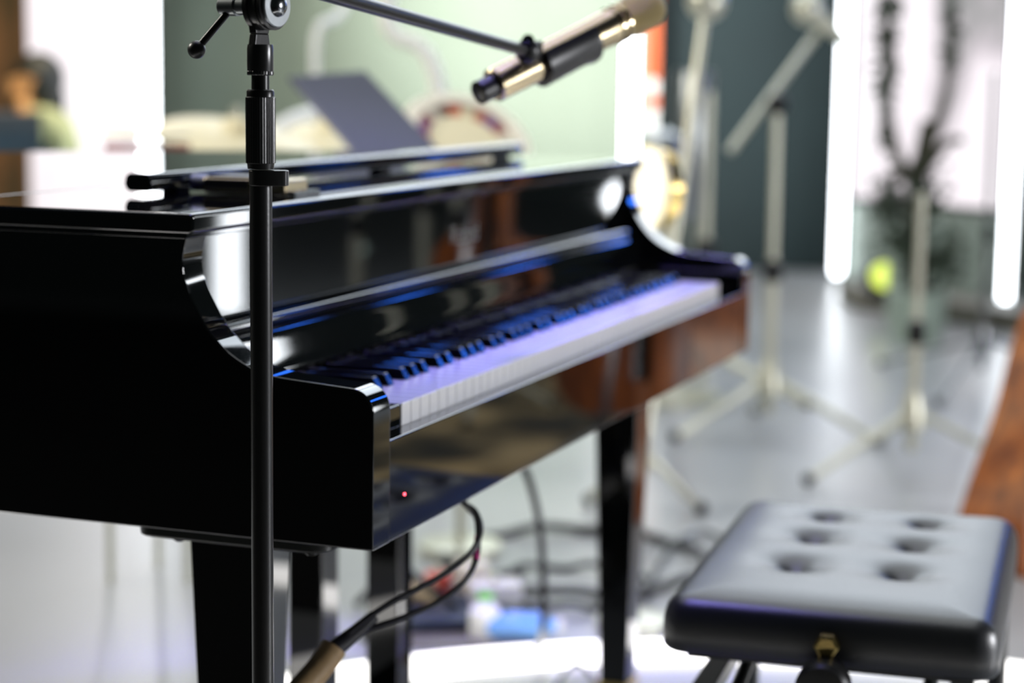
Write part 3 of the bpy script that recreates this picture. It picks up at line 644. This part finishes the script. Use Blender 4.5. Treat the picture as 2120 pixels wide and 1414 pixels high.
# big drum hardware: grey upright drum behind the stands
p = at(1430, 420, 7.1); bm = NB(); lathe(bm, (p.x, p.y, .52), (0, 0, 1), [(0, .065), (.01, .07), (.52, .07), (.53, .065)], 28)
t = thing('tall_drum', (p.x, p.y, 0), 'tall grey drum standing on three legs behind the leaning stand', 'drum'); obj('shell', bm, 'washer', t)
for k in range(3):
    a = k * 2.1; bm = NB(); cyl(bm, (p.x + .055 * math.cos(a), p.y + .055 * math.sin(a), .6), (p.x + .13 * math.cos(a), p.y + .13 * math.sin(a), .0), .009, n=10); obj('leg', bm, 'chrome', t)
p = at(1375, 300, 6.2); bm = NB(); lathe(bm, p - V((0, 0, .07)), (0, 0, 1), [(0, .02), (.004, .085), (.05, .085), (.10, .06), (.12, .01)], 28)
t = thing('drum_stool', (p.x, p.y, 0), 'round grey padded stool top behind the cream disc', 'stool'); obj('seat', bm, 'washer', t)
bm = NB(); cyl(bm, (p.x, p.y, .03), (p.x, p.y, p.z - .06), .018); obj('post', bm, 'chrome', t)
bm = NB(); lathe(bm, (p.x, p.y, 0), (0, 0, 1), [(0, .2), (.02, .2), (.03, .03)], 24); obj('base', bm, 'chrome', t)

# cream disc: small drum turned on its side
p = at(1337, 392, 3.55); ax = (-RT * .55 - FW * .62 - V((0, 0, .06))); ax = (-FW * .44 - RT * .90).normalized(); R_ = .075
DR = thing('side_drum', (p.x, p.y, 0), 'cream faced round drum turned on its side at the far treble end', 'drum')
bm = NB(); lathe(bm, p, ax, [(-.003, R_ * .97), (0, R_ * .97), (.002, R_ * .9), (.004, R_ * .5), (.004, .001)], 44, cap=False); obj('drum_head', bm, 'hoop', DR)
bm = NB(); lathe(bm, p, ax, [(-.035, R_ * .9), (-.035, R_ * .98), (-.004, R_ * .98), (-.004, R_ * .9)], 44, cap=False); obj('shell', bm, 'brass', DR)
bm = NB(); lathe(bm, p, ax, [(-.008, R_ * .96), (-.008, R_ * 1.05), (.004, R_ * 1.05), (.004, R_ * .96)], 44, cap=False); obj('hoop', bm, 'cream', DR)
bm = NB(); cyl(bm, (p.x + .04, p.y + .02, 0.02), (p.x + .04, p.y + .02, p.z), .011); lathe(bm, (p.x + .04, p.y + .02, 0), (0, 0, 1), [(0, .07), (.02, .07), (.03, .02)], 24); obj('holder', bm, 'chrome', DR)

# ================================================================ drums, cymbals and plate behind the lid
# dark slanted plate on a stand
P1, P2, P3 = at(597, 158, 3.70), at(757, 146, 3.80), at(912, 312, 3.62)
P4 = P1 + (P3 - P2)
n_ = (P2 - P1).cross(P4 - P1).normalized() * .008
MS = thing('music_stand', ((P3.x + P4.x) / 2, (P3.y + P4.y) / 2, 0), 'dark slate blue slanted music stand plate rising behind the piano lid', 'music stand')
bm = NB(); a = [bm.verts.new(p_) for p_ in (P1, P2, P3, P4)]; b = [bm.verts.new(p_ + n_) for p_ in (P1, P2, P3, P4)]
bm.faces.new(a); bm.faces.new(b[::-1])
for i in range(4): bm.faces.new((a[i], b[i], b[(i + 1) % 4], a[(i + 1) % 4]))
obj('desk', bm, 'slate', MS, bevel=.002)
mid = (P3 + P4) / 2 + n_ * 2
bm = NB(); cyl(bm, (mid.x, mid.y, .05), mid + V((0, 0, .01)), .011); obj('post', bm, 'iron', MS)
for k in range(3):
    a_ = k * 2.09; bm = NB(); cyl(bm, (mid.x, mid.y, .12), (mid.x + .14 * math.cos(a_ + 1), mid.y + .14 * math.sin(a_ + 1), .01), .008, n=10); obj('leg', bm, 'iron', MS)

# small striped drum, tilted towards the viewer
p = at(962, 296, 4.15)
ax = (V((0, 0, 1)) * .75 - FW * .62 + RT * .30).normalized()
DM = thing('snare_drum', (p.x, p.y, 0), 'tilted cream hooped drum with red and purple stripes behind the piano lid', 'drum')
def ldr(prof, name, m, par, o=p, n=56, cap=False):
    bm = NB(); lathe(bm, (0, 0, 0), (0, 0, 1), prof, n, cap); bmesh.ops.recalc_face_normals(bm, faces=bm.faces)
    me = bpy.data.meshes.new(name); bm.to_mesh(me); bm.free(); me.materials.append(M[m]); me.shade_smooth(); me.set_sharp_from_angle(angle=math.radians(40))
    ob = bpy.data.objects.new(name, me); COL.objects.link(ob); ob.parent = par; ob.location = o - wloc(par)
    ob.rotation_mode = 'QUATERNION'; ob.rotation_quaternion = ax.to_track_quat('Z', 'Y'); return ob
ldr([(-.012, .108), (-.012, .140), (.018, .142), (.024, .136), (.024, .110), (.018, .106)], 'hoop', 'hoop', DM)
ldr([(-.075, .122), (-.01, .122), (-.01, .1175), (-.075, .1175)], 'shell', 'redsh', DM)
ldr([(.012, .108), (.014, .107), (.009, .080), (.006, .080)], 'striped_band', 'stripe', DM)
ldr([(.004, .108), (.008, .081), (.008, .001)], 'drum_head', 'cream', DM)
bm = NB(); cyl(bm, (p.x, p.y, .02), (p.x, p.y, p.z - .08), .012); lathe(bm, (p.x, p.y, 0), (0, 0, 1), [(0, .09), (.02, .09), (.03, .02)], 24); obj('holder', bm, 'chrome', DM)

def cymbal(u, v, d, r, axv, label, m='gold', rod=True):
    p_ = at(u, v, d); t = thing('cymbal', (p_.x, p_.y, 0), label, 'cymbal'); axv = V(axv).normalized()
    bm = NB(); lathe(bm, p_, axv, [(-.002, r), (0, r), (.02, r * .6), (.03, r * .22), (.05, r * .17), (.058, .01), (.055, .009), (.026, r * .2), (.017, r * .6)], 48, cap=False); obj('plate', bm, m, t)
    bm = NB(); cyl(bm, (p_.x, p_.y, .02), p_ + V((0, 0, .08)), .011); obj('rod', bm, 'chrome', t)
    bm = NB(); lathe(bm, (p_.x, p_.y, 0), (0, 0, 1), [(0, .22), (.015, .22), (.03, .02)], 24); obj('foot', bm, 'chrome', t)
cymbal(490, 292, 4.6, .19, (-.15, -.25, 1), 'wide pale bronze cymbal left of the stand plate behind the lid', 'cream')
cymbal(672, 290, 5.0, .15, (-.1, -.3, 1), 'smaller pale bronze cymbal behind the slanted plate', 'cream')
p = at(305, 281, 3.9); t = thing('tom_drum', (p.x, p.y, 0), 'dark red tom drum behind the left part of the lid', 'drum')
bm = NB(); lathe(bm, (p.x, p.y, p.z - .22), (0, 0, 1), [(0, .085), (.205, .085)], 40); obj('shell', bm, 'redsh', t)
bm = NB(); lathe(bm, (p.x, p.y, p.z - .001), (0, 0, 1), [(0, .088), (.006, .088), (.008, .084), (.005, .01)], 40); obj('hoop', bm, 'cream', t)
for k in range(3):
    a_ = k * 2.09 + .4; bm = NB(); cyl(bm, (p.x + .09 * math.cos(a_), p.y + .09 * math.sin(a_), 0), (p.x + .09 * math.cos(a_), p.y + .09 * math.sin(a_), p.z - .08), .008, n=10); obj('leg', bm, 'chrome', t)
# white curved tubes and arms among the drums
q0 = at(912, 215, 4.9)
bm = NB(); tube(bm, [(q0.x, q0.y, .02), at(916, 300, 4.9), at(910, 200, 4.9), at(893, 130, 4.9), at(862, 92, 4.9), at(822, 76, 4.9), at(800, 40, 4.9), at(806, -30, 4.9)], .020, 14, 8)
single('curved_rod', bm, 'white', 'white curved arm rising behind the striped drum', 'rod')
bm = NB(); q0 = at(560, 282, 4.7); tube(bm, [(q0.x, q0.y, .02), (q0.x, q0.y, q0.z - .2), q0, at(660, 228, 4.9)], .016, 12, 4); single('slanted_rod', bm, 'white', 'pale straight arm slanting up behind the slanted plate', 'rod')
bm = NB(); q0 = at(655, 72, 5.6); tube(bm, [(q0.x, q0.y, .02), (q0.x, q0.y, q0.z - .3), q0, at(700, 35, 5.7), at(735, -30, 5.8)], .013, 12, 4); single('bent_rod', bm, 'white', 'white upright arm bent at the top behind the plate, left of the curved arm', 'rod')

# ================================================================ orange banner strip on the wall
a, b = at(1338, 50, 9.6), at(1364, 50, 9.62)
t = thing('wall_banner', ((a.x + b.x) / 2, (a.y + b.y) / 2, 0), 'narrow orange and white upright banner beside the dark teal wall', 'banner')
def vslab(name, z0, z1, m):
    bm = NB(); n2 = V((FW.x, FW.y, 0)).normalized() * .03
    prism_z(bm, [(a.x, a.y), (b.x, b.y), (b.x + n2.x, b.y + n2.y), (a.x + n2.x, a.y + n2.y)], z0, z1); obj(name, bm, m, t, smooth=False)
vslab('upper_field', at(1350, 165, 9.6).z, 2.2, 'orange'); vslab('middle_field', at(1350, 195, 9.6).z, at(1350, 165, 9.6).z, 'white')
vslab('lower_field', at(1350, 225, 9.6).z, at(1350, 195, 9.6).z, 'orange'); vslab('foot_field', 0, at(1350, 225, 9.6).z, 'white')

# ================================================================ person at the left
PD = 8.6
def pt(u, v, dd=0): return at(u, v, PD + dd)
PE = None
def skin_obj(name, nodes, edges, m, parent, root=0, sub=2):
    me = bpy.data.meshes.new(name); o0 = wloc(parent)
    me.from_pydata([tuple(V(p_) - o0) for p_, r_ in nodes], edges, []); me.materials.append(M[m])
    o = bpy.data.objects.new(name, me); COL.objects.link(o); o.parent = parent
    o.modifiers.new('skin', 'SKIN')
    for i, (p_, r_) in enumerate(nodes):
        r_ = r_ if isinstance(r_, tuple) else (r_, r_); me.skin_vertices[0].data[i].radius = r_
    me.skin_vertices[0].data[root].use_root = True
    s_ = o.modifiers.new('sub', 'SUBSURF'); s_.levels = sub; s_.render_levels = sub
    me.shade_smooth(); return o
hipc = pt(108, 395); hipc.z = .56
PE = thing('person', (hipc.x, hipc.y, 0), 'dark haired person in a pale green shirt seated facing left, hand raised to face', 'person')
lf = -RT; lf = V((lf.x, lf.y, 0)).normalized(); dp = V((FW.x, FW.y, 0)).normalized()
neck = pt(86, 228); chest = pt(108, 275); head = pt(66, 183)
s1, s2 = pt(98, 250) - dp * .17, pt(98, 250) + dp * .17
def fl(p_, z): return V((p_.x, p_.y, z))
N = [(hipc, .13), (hipc * .5 + chest * .5, .125), (chest, .135), (neck - V((0, 0, .03)), .07), (neck + (head - neck) * .35, .055), (head - V((0, 0, .04)), .07), (head + V((0, 0, .03)), .085),
     (s1, .062), (s1 + lf * .12 - V((0, 0, .22)) - dp * .03, .046), (pt(60, 255, -.20), .036), (pt(45, 205, -.12), .032),
     (s2, .062), (s2 + lf * .06 - V((0, 0, .27)), .046), (s2 + lf * .26 - V((0, 0, .34)), .036),
     (hipc - dp * .09 + lf * .05, .085), (hipc - dp * .10 + lf * .44, .065), (fl(hipc - dp * .10 + lf * .46, .10), .045), (fl(hipc - dp * .10 + lf * .62, .045), .035),
     (hipc + dp * .09 + lf * .05, .085), (hipc + dp * .10 + lf * .44, .065), (fl(hipc + dp * .10 + lf * .46, .10), .045), (fl(hipc + dp * .10 + lf * .62, .045), .035)]
E_ = [(0, 1), (1, 2), (2, 3), (3, 4), (4, 5), (5, 6), (2, 7), (7, 8), (8, 9), (9, 10), (2, 11), (11, 12), (12, 13), (0, 14), (14, 15), (15, 16), (16, 17), (0, 18), (18, 19), (19, 20), (20, 21)]
skin_obj('body', N, E_, 'skin', PE)
N2 = [(hipc + V((0, 0, .02)), .145), (hipc * .5 + chest * .5, .142), (chest, .152), (neck - V((0, 0, .045)), .085), (s1, .078), (s1 + lf * .12 - V((0, 0, .22)) - dp * .03, .06), (s2, .078), (s2 + lf * .06 - V((0, 0, .27)), .06)]
skin_obj('shirt', N2, [(0, 1), (1, 2), (2, 3), (2, 4), (4, 5), (2, 6), (6, 7)], 'shirt', PE)
N3 = [(hipc, .148), (hipc - dp * .09 + lf * .05, .1), (hipc - dp * .10 + lf * .44, .078), (fl(hipc - dp * .10 + lf * .46, .14), .058), (hipc + dp * .09 + lf * .05, .1), (hipc + dp * .10 + lf * .44, .078), (fl(hipc + dp * .10 + lf * .46, .14), .058)]
skin_obj('trousers', N3, [(0, 1), (1, 2), (2, 3), (0, 4), (4, 5), (5, 6)], 'navy', PE)
bm = NB(); ball(bm, head - lf * .035 + V((0, 0, .045)), .112, 24, (1, 1, 1.05)); ball(bm, head - lf * .075 - V((0, 0, .05)), .075, 18, (1, 1, 1.2)); obj('hair', bm, 'hair', PE)
bm = NB()                                        # nose and ear
ball(bm, head + lf * .088 - V((0, 0, .02)), .016, 12); ball(bm, head - dp * .085 - V((0, 0, .02)), .02, 12, (.8, .5, 1.3)); obj('face_details', bm, 'skin', PE)
hand = pt(42, 196, -.12)
for k in range(5):
    dd_ = (lf * (-.25 + .12 * k) + V((0, 0, 1)) - dp * .02).normalized(); bm = NB(); st = hand + lf * (.016 * (k - 2))
    tube(bm, [st, st + dd_ * .05, st + dd_ * (.085 - .008 * abs(k - 2)) - lf * .012], .0095, 8, 3); obj('finger', bm, 'skin', PE)
CH = thing('stool', (hipc.x, hipc.y, 0), 'dark stool under the seated person at left', 'stool')
bm = NB(); lathe(bm, (hipc.x, hipc.y, .37), (0, 0, 1), [(0, .17), (.03, .18), (.045, .17)], 28); obj('seat', bm, 'case', CH)
for k in range(4):
    a_ = k * PI / 2 + .4; bm = NB(); cyl(bm, (hipc.x + .12 * math.cos(a_), hipc.y + .12 * math.sin(a_), .37), (hipc.x + .17 * math.cos(a_), hipc.y + .17 * math.sin(a_), 0), .014, n=10); obj('leg', bm, 'iron', CH)
p = at(-62, 300, 7.6); t = thing('amplifier', (p.x, p.y, 0), 'dark navy amplifier cabinet in front of the brown curtain', 'amplifier')
bm = NB(); box(bm, (p.x - .2, p.y - .2, .04), (p.x + .2, p.y + .1, at(20, 232, 7.6).z)); obj('cabinet', bm, 'case', t, bevel=.01)
bm = NB(); box(bm, (p.x - .17, p.y - .212, .1), (p.x + .17, p.y - .2, at(20, 240, 7.6).z - .05)); obj('grille_cloth', bm, 'navy', t)
for dx in (-.15, .15):
    for dy in (-.15, .05): bm = NB(); cyl(bm, (p.x + dx, p.y + dy, 0), (p.x + dx, p.y + dy, .042), .02); obj('foot', bm, 'plast', t)

# ================================================================ wooden bass at the right
def outline():
    half = [(.0, -.56), (.18, -.555), (.28, -.50), (.335, -.38), (.33, -.26), (.308, -.14), (.292, -.05), (.282, .03), (.278, .11), (.276, .19), (.264, .28), (.235, .37), (.16, .45), (.07, .50), (.04, .56)]
    sp = smooth_path([V((x_, y_, 0)) for x_, y_ in half], 4); r_ = [(q_.x, q_.y) for q_ in sp]
    return r_ + [(-x_, y_) for x_, y_ in r_[::-1] if x_ > .001]
OL = outline()
BS = thing('cello', (3.6, -.62, 0), 'orange brown varnished cello leaning at the right edge behind the bench', 'cello')
# local frame: length axis leans, the face looks towards the viewer
e1 = at(1996, 1022, 4.25); e2 = at(2116, 700, 4.30)
la = (e2 - e1).normalized(); la = (Matrix.Rotation(math.radians(-7.7), 3, FW) @ la).normalized(); fn = (-FW + RT * .75); fn = (fn - la * fn.dot(la)).normalized(); wa = la.cross(fn).normalized()
if wa.dot(RT) < 0: wa = -wa
sc_ = .70
org = e1 + la * .27 * sc_ + wa * .335 * sc_ + fn * .08
def lb(x_, y_, z_): return org + wa * x_ * sc_ + la * y_ * sc_ + fn * z_
bm = NB(); fr = [bm.verts.new(lb(x_, y_, .10)) for x_, y_ in OL]; bk = [bm.verts.new(lb(x_, y_, -.08)) for x_, y_ in OL]
for i in range(len(OL)): j = (i + 1) % len(OL); bm.faces.new((fr[i], fr[j], bk[j], bk[i]))
bm.faces.new(bk[::-1]); RB = obj('ribs', bm, 'wood', BS)
bm = NB(); r_prev = None
for f_, z_ in ((1.02, .098), (1.02, .108), (.97, .110), (.8, .128), (.5, .142), (.2, .148), (.03, .149)):
    rg = [bm.verts.new(lb(x_ * f_, y_ * f_, z_)) for x_, y_ in OL]
    if r_prev:
        for i in range(len(OL)): j = (i + 1) % len(OL); bm.faces.new((r_prev[i], r_prev[j], rg[j], rg[i]))
    r_prev = rg
bm.faces.new(r_prev); obj('top_plate', bm, 'wood', BS, ang=60)
bm = NB(); cyl(bm, lb(0, .52, .12), lb(0, 1.15, .10), .028, .02); obj('neck', bm, 'wood', BS)
bm = NB(); cyl(bm, lb(0, .10, .165), lb(0, 1.13, .13), .02, .016); obj('fingerboard', bm, 'ebony', BS)
bm = NB(); ball(bm, lb(0, 1.2, .10), .05, 16); obj('scroll', bm, 'wood', BS)
bm = NB()
vs = [lb(-.07, -.08, .15), lb(.07, -.08, .15), lb(.05, -.08, .25), lb(-.05, -.08, .25)]
a_ = [bm.verts.new(v_) for v_ in vs]; b_ = [bm.verts.new(v_ + la * .015) for v_ in vs]; bm.faces.new(a_[::-1]); bm.faces.new(b_)
for i in range(4): bm.faces.new((a_[i], a_[(i + 1) % 4], b_[(i + 1) % 4], b_[i]))
obj('bridge', bm, 'pedtan', BS)
for k in range(4):
    x_ = -.036 + .024 * k; bm = NB(); tube(bm, [lb(x_ * .5, 1.13, .15), lb(x_, -.075, .255), lb(x_, -.34, .18)], .0025, 8, 0); obj('string', bm, 'steel', BS)
bm = NB(); cyl(bm, lb(0, -.34, .165), lb(0, -.54, .13), .035, .02); obj('tailpiece', bm, 'ebony', BS)
ep = lb(0, -.55, .01); g_ = ep - la * (ep.z / la.z) if la.z > .2 else V((ep.x, ep.y, 0)); bm = NB(); cyl(bm, ep, V((g_.x, g_.y, .003)), .008); obj('end_pin', bm, 'chrome', BS)
BS.location = BS.location

# ================================================================ plant, riser and gear at the right
a, b = at(1560, 648, 8.6), at(2300, 720, 7.2)
a = atz(1770, 640, 0); b = atz(2260, 715, 0)
bm = NB(); n2 = V((FW.x, FW.y, 0)).normalized() * .5
prism_z(bm, [(a.x, a.y), (b.x, b.y), (b.x + n2.x, b.y + n2.y), (a.x + n2.x, a.y + n2.y)], .001, .09); single('low_riser', bm, 'riser', 'low grey brown stage riser along the foot of the pale screen', 'riser', bevel=.005)
def tree(u, v, d, label):
    p_ = at(u, v, d); t = thing('decorative_tree', (p_.x, p_.y, 0), label, 'plant')
    w = d / FPX
    def q_(uu, vv, dd=0): return at(uu, vv, d + dd)
    bm = NB(); tube(bm, [(p_.x, p_.y, .03), q_(u, v - 60), q_(u - 8, v - 160), q_(u + 5, v - 260), q_(u + 20, v - 340)], lambda s_: .045 - .02 * s_, 10, 4); TR = obj('trunk', bm, 'bark', t)
    for pts in ([(0, -200), (-40, -260), (-62, -360), (-55, -470), (-65, -600)], [(5, -250), (38, -330), (62, -420), (66, -560)], [(0, -220), (55, -290), (95, -300)], [(-20, -230), (-60, -215), (-80, -160)]):
        bm = NB(); tube(bm, [q_(u + x_, v + y_, random.uniform(-.1, .1)) for x_, y_ in pts], lambda s_: .028 - .014 * s_, 8, 4); obj('branch', bm, 'bark', TR)
    bm = NB()
    for cx_, cy_, sx_, sy_, nn in ((-62, -430, 16, 70, 90), (-70, -520, 18, 60, 70), (-60, -560, 20, 60, 60), (70, -540, 14, 90, 70), (10, -180, 42, 60, 150), (-70, -330, 14, 40, 40), (-70, -180, 20, 40, 60), (-20, -90, 60, 35, 120), (60, -60, 40, 40, 80)):
        for _ in range(nn):
            c_ = q_(u + random.gauss(cx_, sx_ * .6), v + random.gauss(cy_, sy_ * .6), random.uniform(-.15, .15)); s_ = random.uniform(.02, .045)
            e = [V((random.gauss(0, 1), random.gauss(0, 1), random.gauss(0, 1))).normalized() for _ in range(2)]
            f_ = [bm.verts.new(c_ + e[0] * s_), bm.verts.new(c_ + e[1] * s_ * .5), bm.verts.new(c_ - e[0] * s_), bm.verts.new(c_ - e[1] * s_ * .5)]; bm.faces.new(f_)
    o = obj('foliage', bm, 'leaf', t, smooth=False); o['kind'] = 'stuff'
    bm = NB(); lathe(bm, (p_.x, p_.y, 0), (0, 0, 1), [(0, .09), (.2, .12), (.2, .10), (.19, .01)], 24); obj('pot', bm, 'cab', t)
tree(1900, 590, 7.7, 'sparse dark leafed potted tree standing before the pale screen')
q = at(1905, 620, 8.1); t = thing('speaker_cabinet', (q.x, q.y, 0), 'pale green speaker cabinet with a dark round cone before the plinth', 'speaker')
fx = V((-FW.x, -FW.y, 0)).normalized(); sx = V((-fx.y, fx.x, 0)); zt_ = at(1905, 462, 8.1).z
def cabp(a_, b_): return (q.x + sx.x * a_ + fx.x * b_, q.y + sx.y * a_ + fx.y * b_)
bm = NB(); prism_z(bm, [cabp(-.11, 0), cabp(.11, 0), cabp(.11, -.16), cabp(-.11, -.16)], .002, zt_); obj('cabinet', bm, 'cab', t, bevel=.008)
bm = NB(); lathe(bm, V((*cabp(.03 * (1 if sx.dot(RT) > 0 else -1), .0), zt_ * .55)), fx, [(0, .085), (.008, .085), (.008, .075), (-.02, .03), (-.018, .001)], 28, cap=False); obj('cone', bm, 'felt', t)
p = atz(1826, 622, .09); t = thing('stage_light', (p.x, p.y, .092), 'small floor spotlight glowing yellow green by the pale screen foot', 'spotlight')
bm = NB(); lathe(bm, (p.x, p.y, .19), V((-FW.x, -FW.y, .25)), [(-.09, .06), (-.08, .075), (.03, .075), (.035, .066)], 24); obj('can', bm, 'iron', t)
bm = NB(); lathe(bm, V((p.x, p.y, .19)) + V((-FW.x, -FW.y, .25)).normalized() * .030, V((-FW.x, -FW.y, .25)), [(0, .064), (.01, .05), (.014, .01)], 24); obj('lens', bm, 'yellamp', t)
bm = NB(); box(bm, (p.x - .08, p.y - .06, .092), (p.x + .08, p.y + .06, .112)); obj('foot', bm, 'iron', t, bevel=.003)

# ================================================================ things to the right that the lacquer mirrors
def post_lamp(loc, r, hh, m, label):
    x_, y_, z_ = loc; t = thing('globe_lamp', (x_, y_, 0), label, 'lamp')
    bm = NB(); lathe(bm, (x_, y_, z_ - hh / 2), (0, 0, 1), [(0, r * .35), (hh * .12, r * .55), (hh * .35, r), (hh * .6, r * .95), (hh * .85, r * .55), (hh, .002)], 24); obj('globe', bm, m, t)
    bm = NB(); cyl(bm, (x_, y_, z_ - hh * .85), (x_, y_, z_ - hh * .48), r * .5); obj('socket', bm, 'brass', t)
    bm = NB(); cyl(bm, (x_, y_, .01), (x_, y_, z_ - hh * .8), .010); lathe(bm, (x_, y_, 0), (0, 0, 1), [(0, .12), (.012, .12), (.02, .02)], 24); obj('post', bm, 'iron', t)
post_lamp((4.2, -.68, .655), .036, .10, 'tube', 'white globe lamp mirrored in the treble end of the music panel')
post_lamp((5.0, -1.92, .38), .018, .045, 'dimlamp', 'small dim globe lamp mirrored in the middle of the music panel')
p = V((5.6, -2.8, 0)); t = thing('light_tube', p, 'white light tube mirrored in the bass end of the music panel', 'light tube')
bm = NB(); cyl(bm, (p.x, p.y, .03), (p.x, p.y, 3.2), .06); obj('tube', bm, 'tube', t); bm = NB(); cyl(bm, (p.x, p.y, 0), (p.x, p.y, .03), .10); obj('end_cap', bm, 'steel', t)
bm = NB(); box(bm, (2.9, -2.4, .0004), (5.6, -1.0, .002)); single('reflector', bm, 'reflector', 'tan patterned rug added out of view at the right to tint the key slip', 'reflector')  # unseen tan sheet added for the warm tone mirrored in the key slip
for k, (x_, y_, lb_) in enumerate(((4.3, -1.25, 'nearest of the unseen chrome stands added to streak the music panel'), (4.9, -1.62, 'unseen chrome stand added for a streak between lamp and brown streak in the music panel'), (3.9, -1.42, 'unseen chrome stand added for a streak left of the maker lettering'))):
    tripod_stand('chrome_stand', (x_, y_), 1.15, lb_, 'stand', r=.014, legr=.25, ang0=.4 * k)  # stands added out of view for upright streaks in the lacquer
t = thing('guitar', (3.45, -.80, 0), 'wooden guitar on a stand mirrored as a brown streak in the music panel', 'guitar')
g0 = V((3.45, -.80, .12)); gl = V((.05, -.08, 1)).normalized(); gf = V((-1, .25, .08)); gf = (gf - gl * gf.dot(gl)).normalized(); gw = gl.cross(gf)
def gp(x_, y_, z_): return g0 + gw * x_ + gl * y_ + gf * z_
go = [(0, 0), (.12, .01), (.18, .06), (.195, .13), (.17, .21), (.125, .27), (.118, .31), (.14, .37), (.13, .43), (.07, .48), (0, .485)]
gs = [(q.x, q.y) for q in smooth_path([V((x_, y_, 0)) for x_, y_ in go], 4)]; gs = gs + [(-x_, y_) for x_, y_ in gs[-2:0:-1]]
bm = NB(); fr = [bm.verts.new(gp(x_, y_, .045)) for x_, y_ in gs]; bk = [bm.verts.new(gp(x_, y_, -.045)) for x_, y_ in gs]; bm.faces.new(fr); bm.faces.new(bk[::-1])
for i in range(len(gs)): j = (i + 1) % len(gs); bm.faces.new((fr[i], bk[i], bk[j], fr[j]))
obj('body', bm, 'wood', t, bevel=.004)
bm = NB(); cyl(bm, gp(0, .48, .035), gp(0, .86, .035), .026, .021); obj('neck', bm, 'wood', t)
bm = NB(); cyl(bm, gp(0, .86, .035), gp(0, .99, .03), .034, .028); obj('headstock', bm, 'wood', t)
bm = NB()
for sx_ in (-.09, .09): cyl(bm, gp(sx_, -.02, -.05), gp(sx_, -.02, .06), .009, n=10); cyl(bm, gp(sx_, -.012, -.05), V((3.6, -.80 + sx_ * 1.3, .005)), .009, n=10); cyl(bm, gp(sx_, -.012, .055), V((3.33, -.79 + sx_ * 1.2, .005)), .009, n=10)
single('guitar_stand', bm, 'iron', 'black floor stand that carries the guitar at the right', 'guitar stand')

# ================================================================ light
W = bpy.data.worlds.new('World'); S.world = W; W.use_nodes = True
bg = W.node_tree.nodes['Background']; bg.inputs['Color'].default_value = (.55, .75, .72, 1); bg.inputs['Strength'].default_value = .02
def area(name, loc, target, sx_, sy_, power, col):
    l = bpy.data.lights.new(name, 'AREA'); l.shape = 'RECTANGLE'; l.size = sx_; l.size_y = sy_; l.energy = power; l.color = col
    o = bpy.data.objects.new(name, l); COL.objects.link(o); o.location = loc
    o.rotation_euler = (V(target) - V(loc)).to_track_quat('-Z', 'Y').to_euler(); return o
area('overhead_wash', (3.0, .8, 4.6), (3.0, .5, 0), 5, 4, 90, (.94, .98, 1))
v_ = area('violet_fixture', (.85, .45, 3.9), (.85, .42, .72), 1.2, .4, 12, (.26, .22, 1.0)); v_.data.spread = math.radians(24)
for q_ in ((5, -1.84, 2.30), (5, -1.46, 1.99), (5, -1.10, 1.70), (5, -.78, 1.43)):
    area('blue_fixture', q_, (.8, 0, .72), .2, .2, 1.6, (.03, .18, 1.0))
area('front_wash', (1.6, -4.6, 1.3), (.8, 0, .7), 1.0, .6, 150, (.95, .96, 1))
area('drum_wash', (.3, 3.6, 3.2), (1.8, 1.0, .9), .8, .8, 130, (1, .96, .86))
area('curtain_wash', at(40, -500, 7.8), at(40, 150, 9.4), .6, .6, 34, (1, .8, .5))
l = bpy.data.lights.new('wall_spot', 'SPOT'); l.energy = 900; l.spot_size = math.radians(62); l.spot_blend = 1; l.shadow_soft_size = .2; l.color = (1, .99, .97)
o = bpy.data.objects.new('wall_spot', l); COL.objects.link(o); o.location = at(1150, -330, 7.2); o.rotation_euler = (at(1190, -20, 9.9) - o.location).to_track_quat('-Z', 'Y').to_euler()
def spot(name, loc, target, power, deg, col, soft=.05):
    l = bpy.data.lights.new(name, 'SPOT'); l.energy = power; l.spot_size = math.radians(deg); l.spot_blend = .6; l.shadow_soft_size = soft; l.color = col
    o = bpy.data.objects.new(name, l); COL.objects.link(o); o.location = loc; o.rotation_euler = (V(target) - V(loc)).to_track_quat('-Z', 'Y').to_euler()
spot('disc_fill', (.4, 3.4, 2.3), at(1344, 392, 3.55), 1000, 9, (1, .97, .85))  # added narrow lamp that only lifts the cream disc
spot('cello_fill', (3.6, 4.2, 2.6), (2.9, -.15, .4), 220, 10, (1, .72, .35))  # added warm lamp that brightens the cello's ribs and their reflection
GROUPS = {'light_tube': 'upright white light tubes', 'led_screen': 'glowing screens', 'effect_pedal': 'effect pedals on the board', 'chrome_stand': 'chrome stands', 'cymbal': 'pale bronze cymbals',
          'coiled_cable': 'cables coiled on the floor', 'water_bottle': 'bottles on the floor', 'audio_cable': 'thin cables under the keybed', 'microphone': 'microphones', 'floor_cable': 'cables on the floor', 'globe_lamp': 'globe lamps'}
for o in S.objects:
    k = o.name.split('.')[0]
    if o.parent is None and k in GROUPS and o.get('category'): o['group'] = GROUPS[k]
S.view_settings.view_transform = 'Standard'; S.view_settings.look = 'None'; S.view_settings.gamma = 1; S.view_settings.exposure = 0
S.view_settings.use_curve_mapping = False
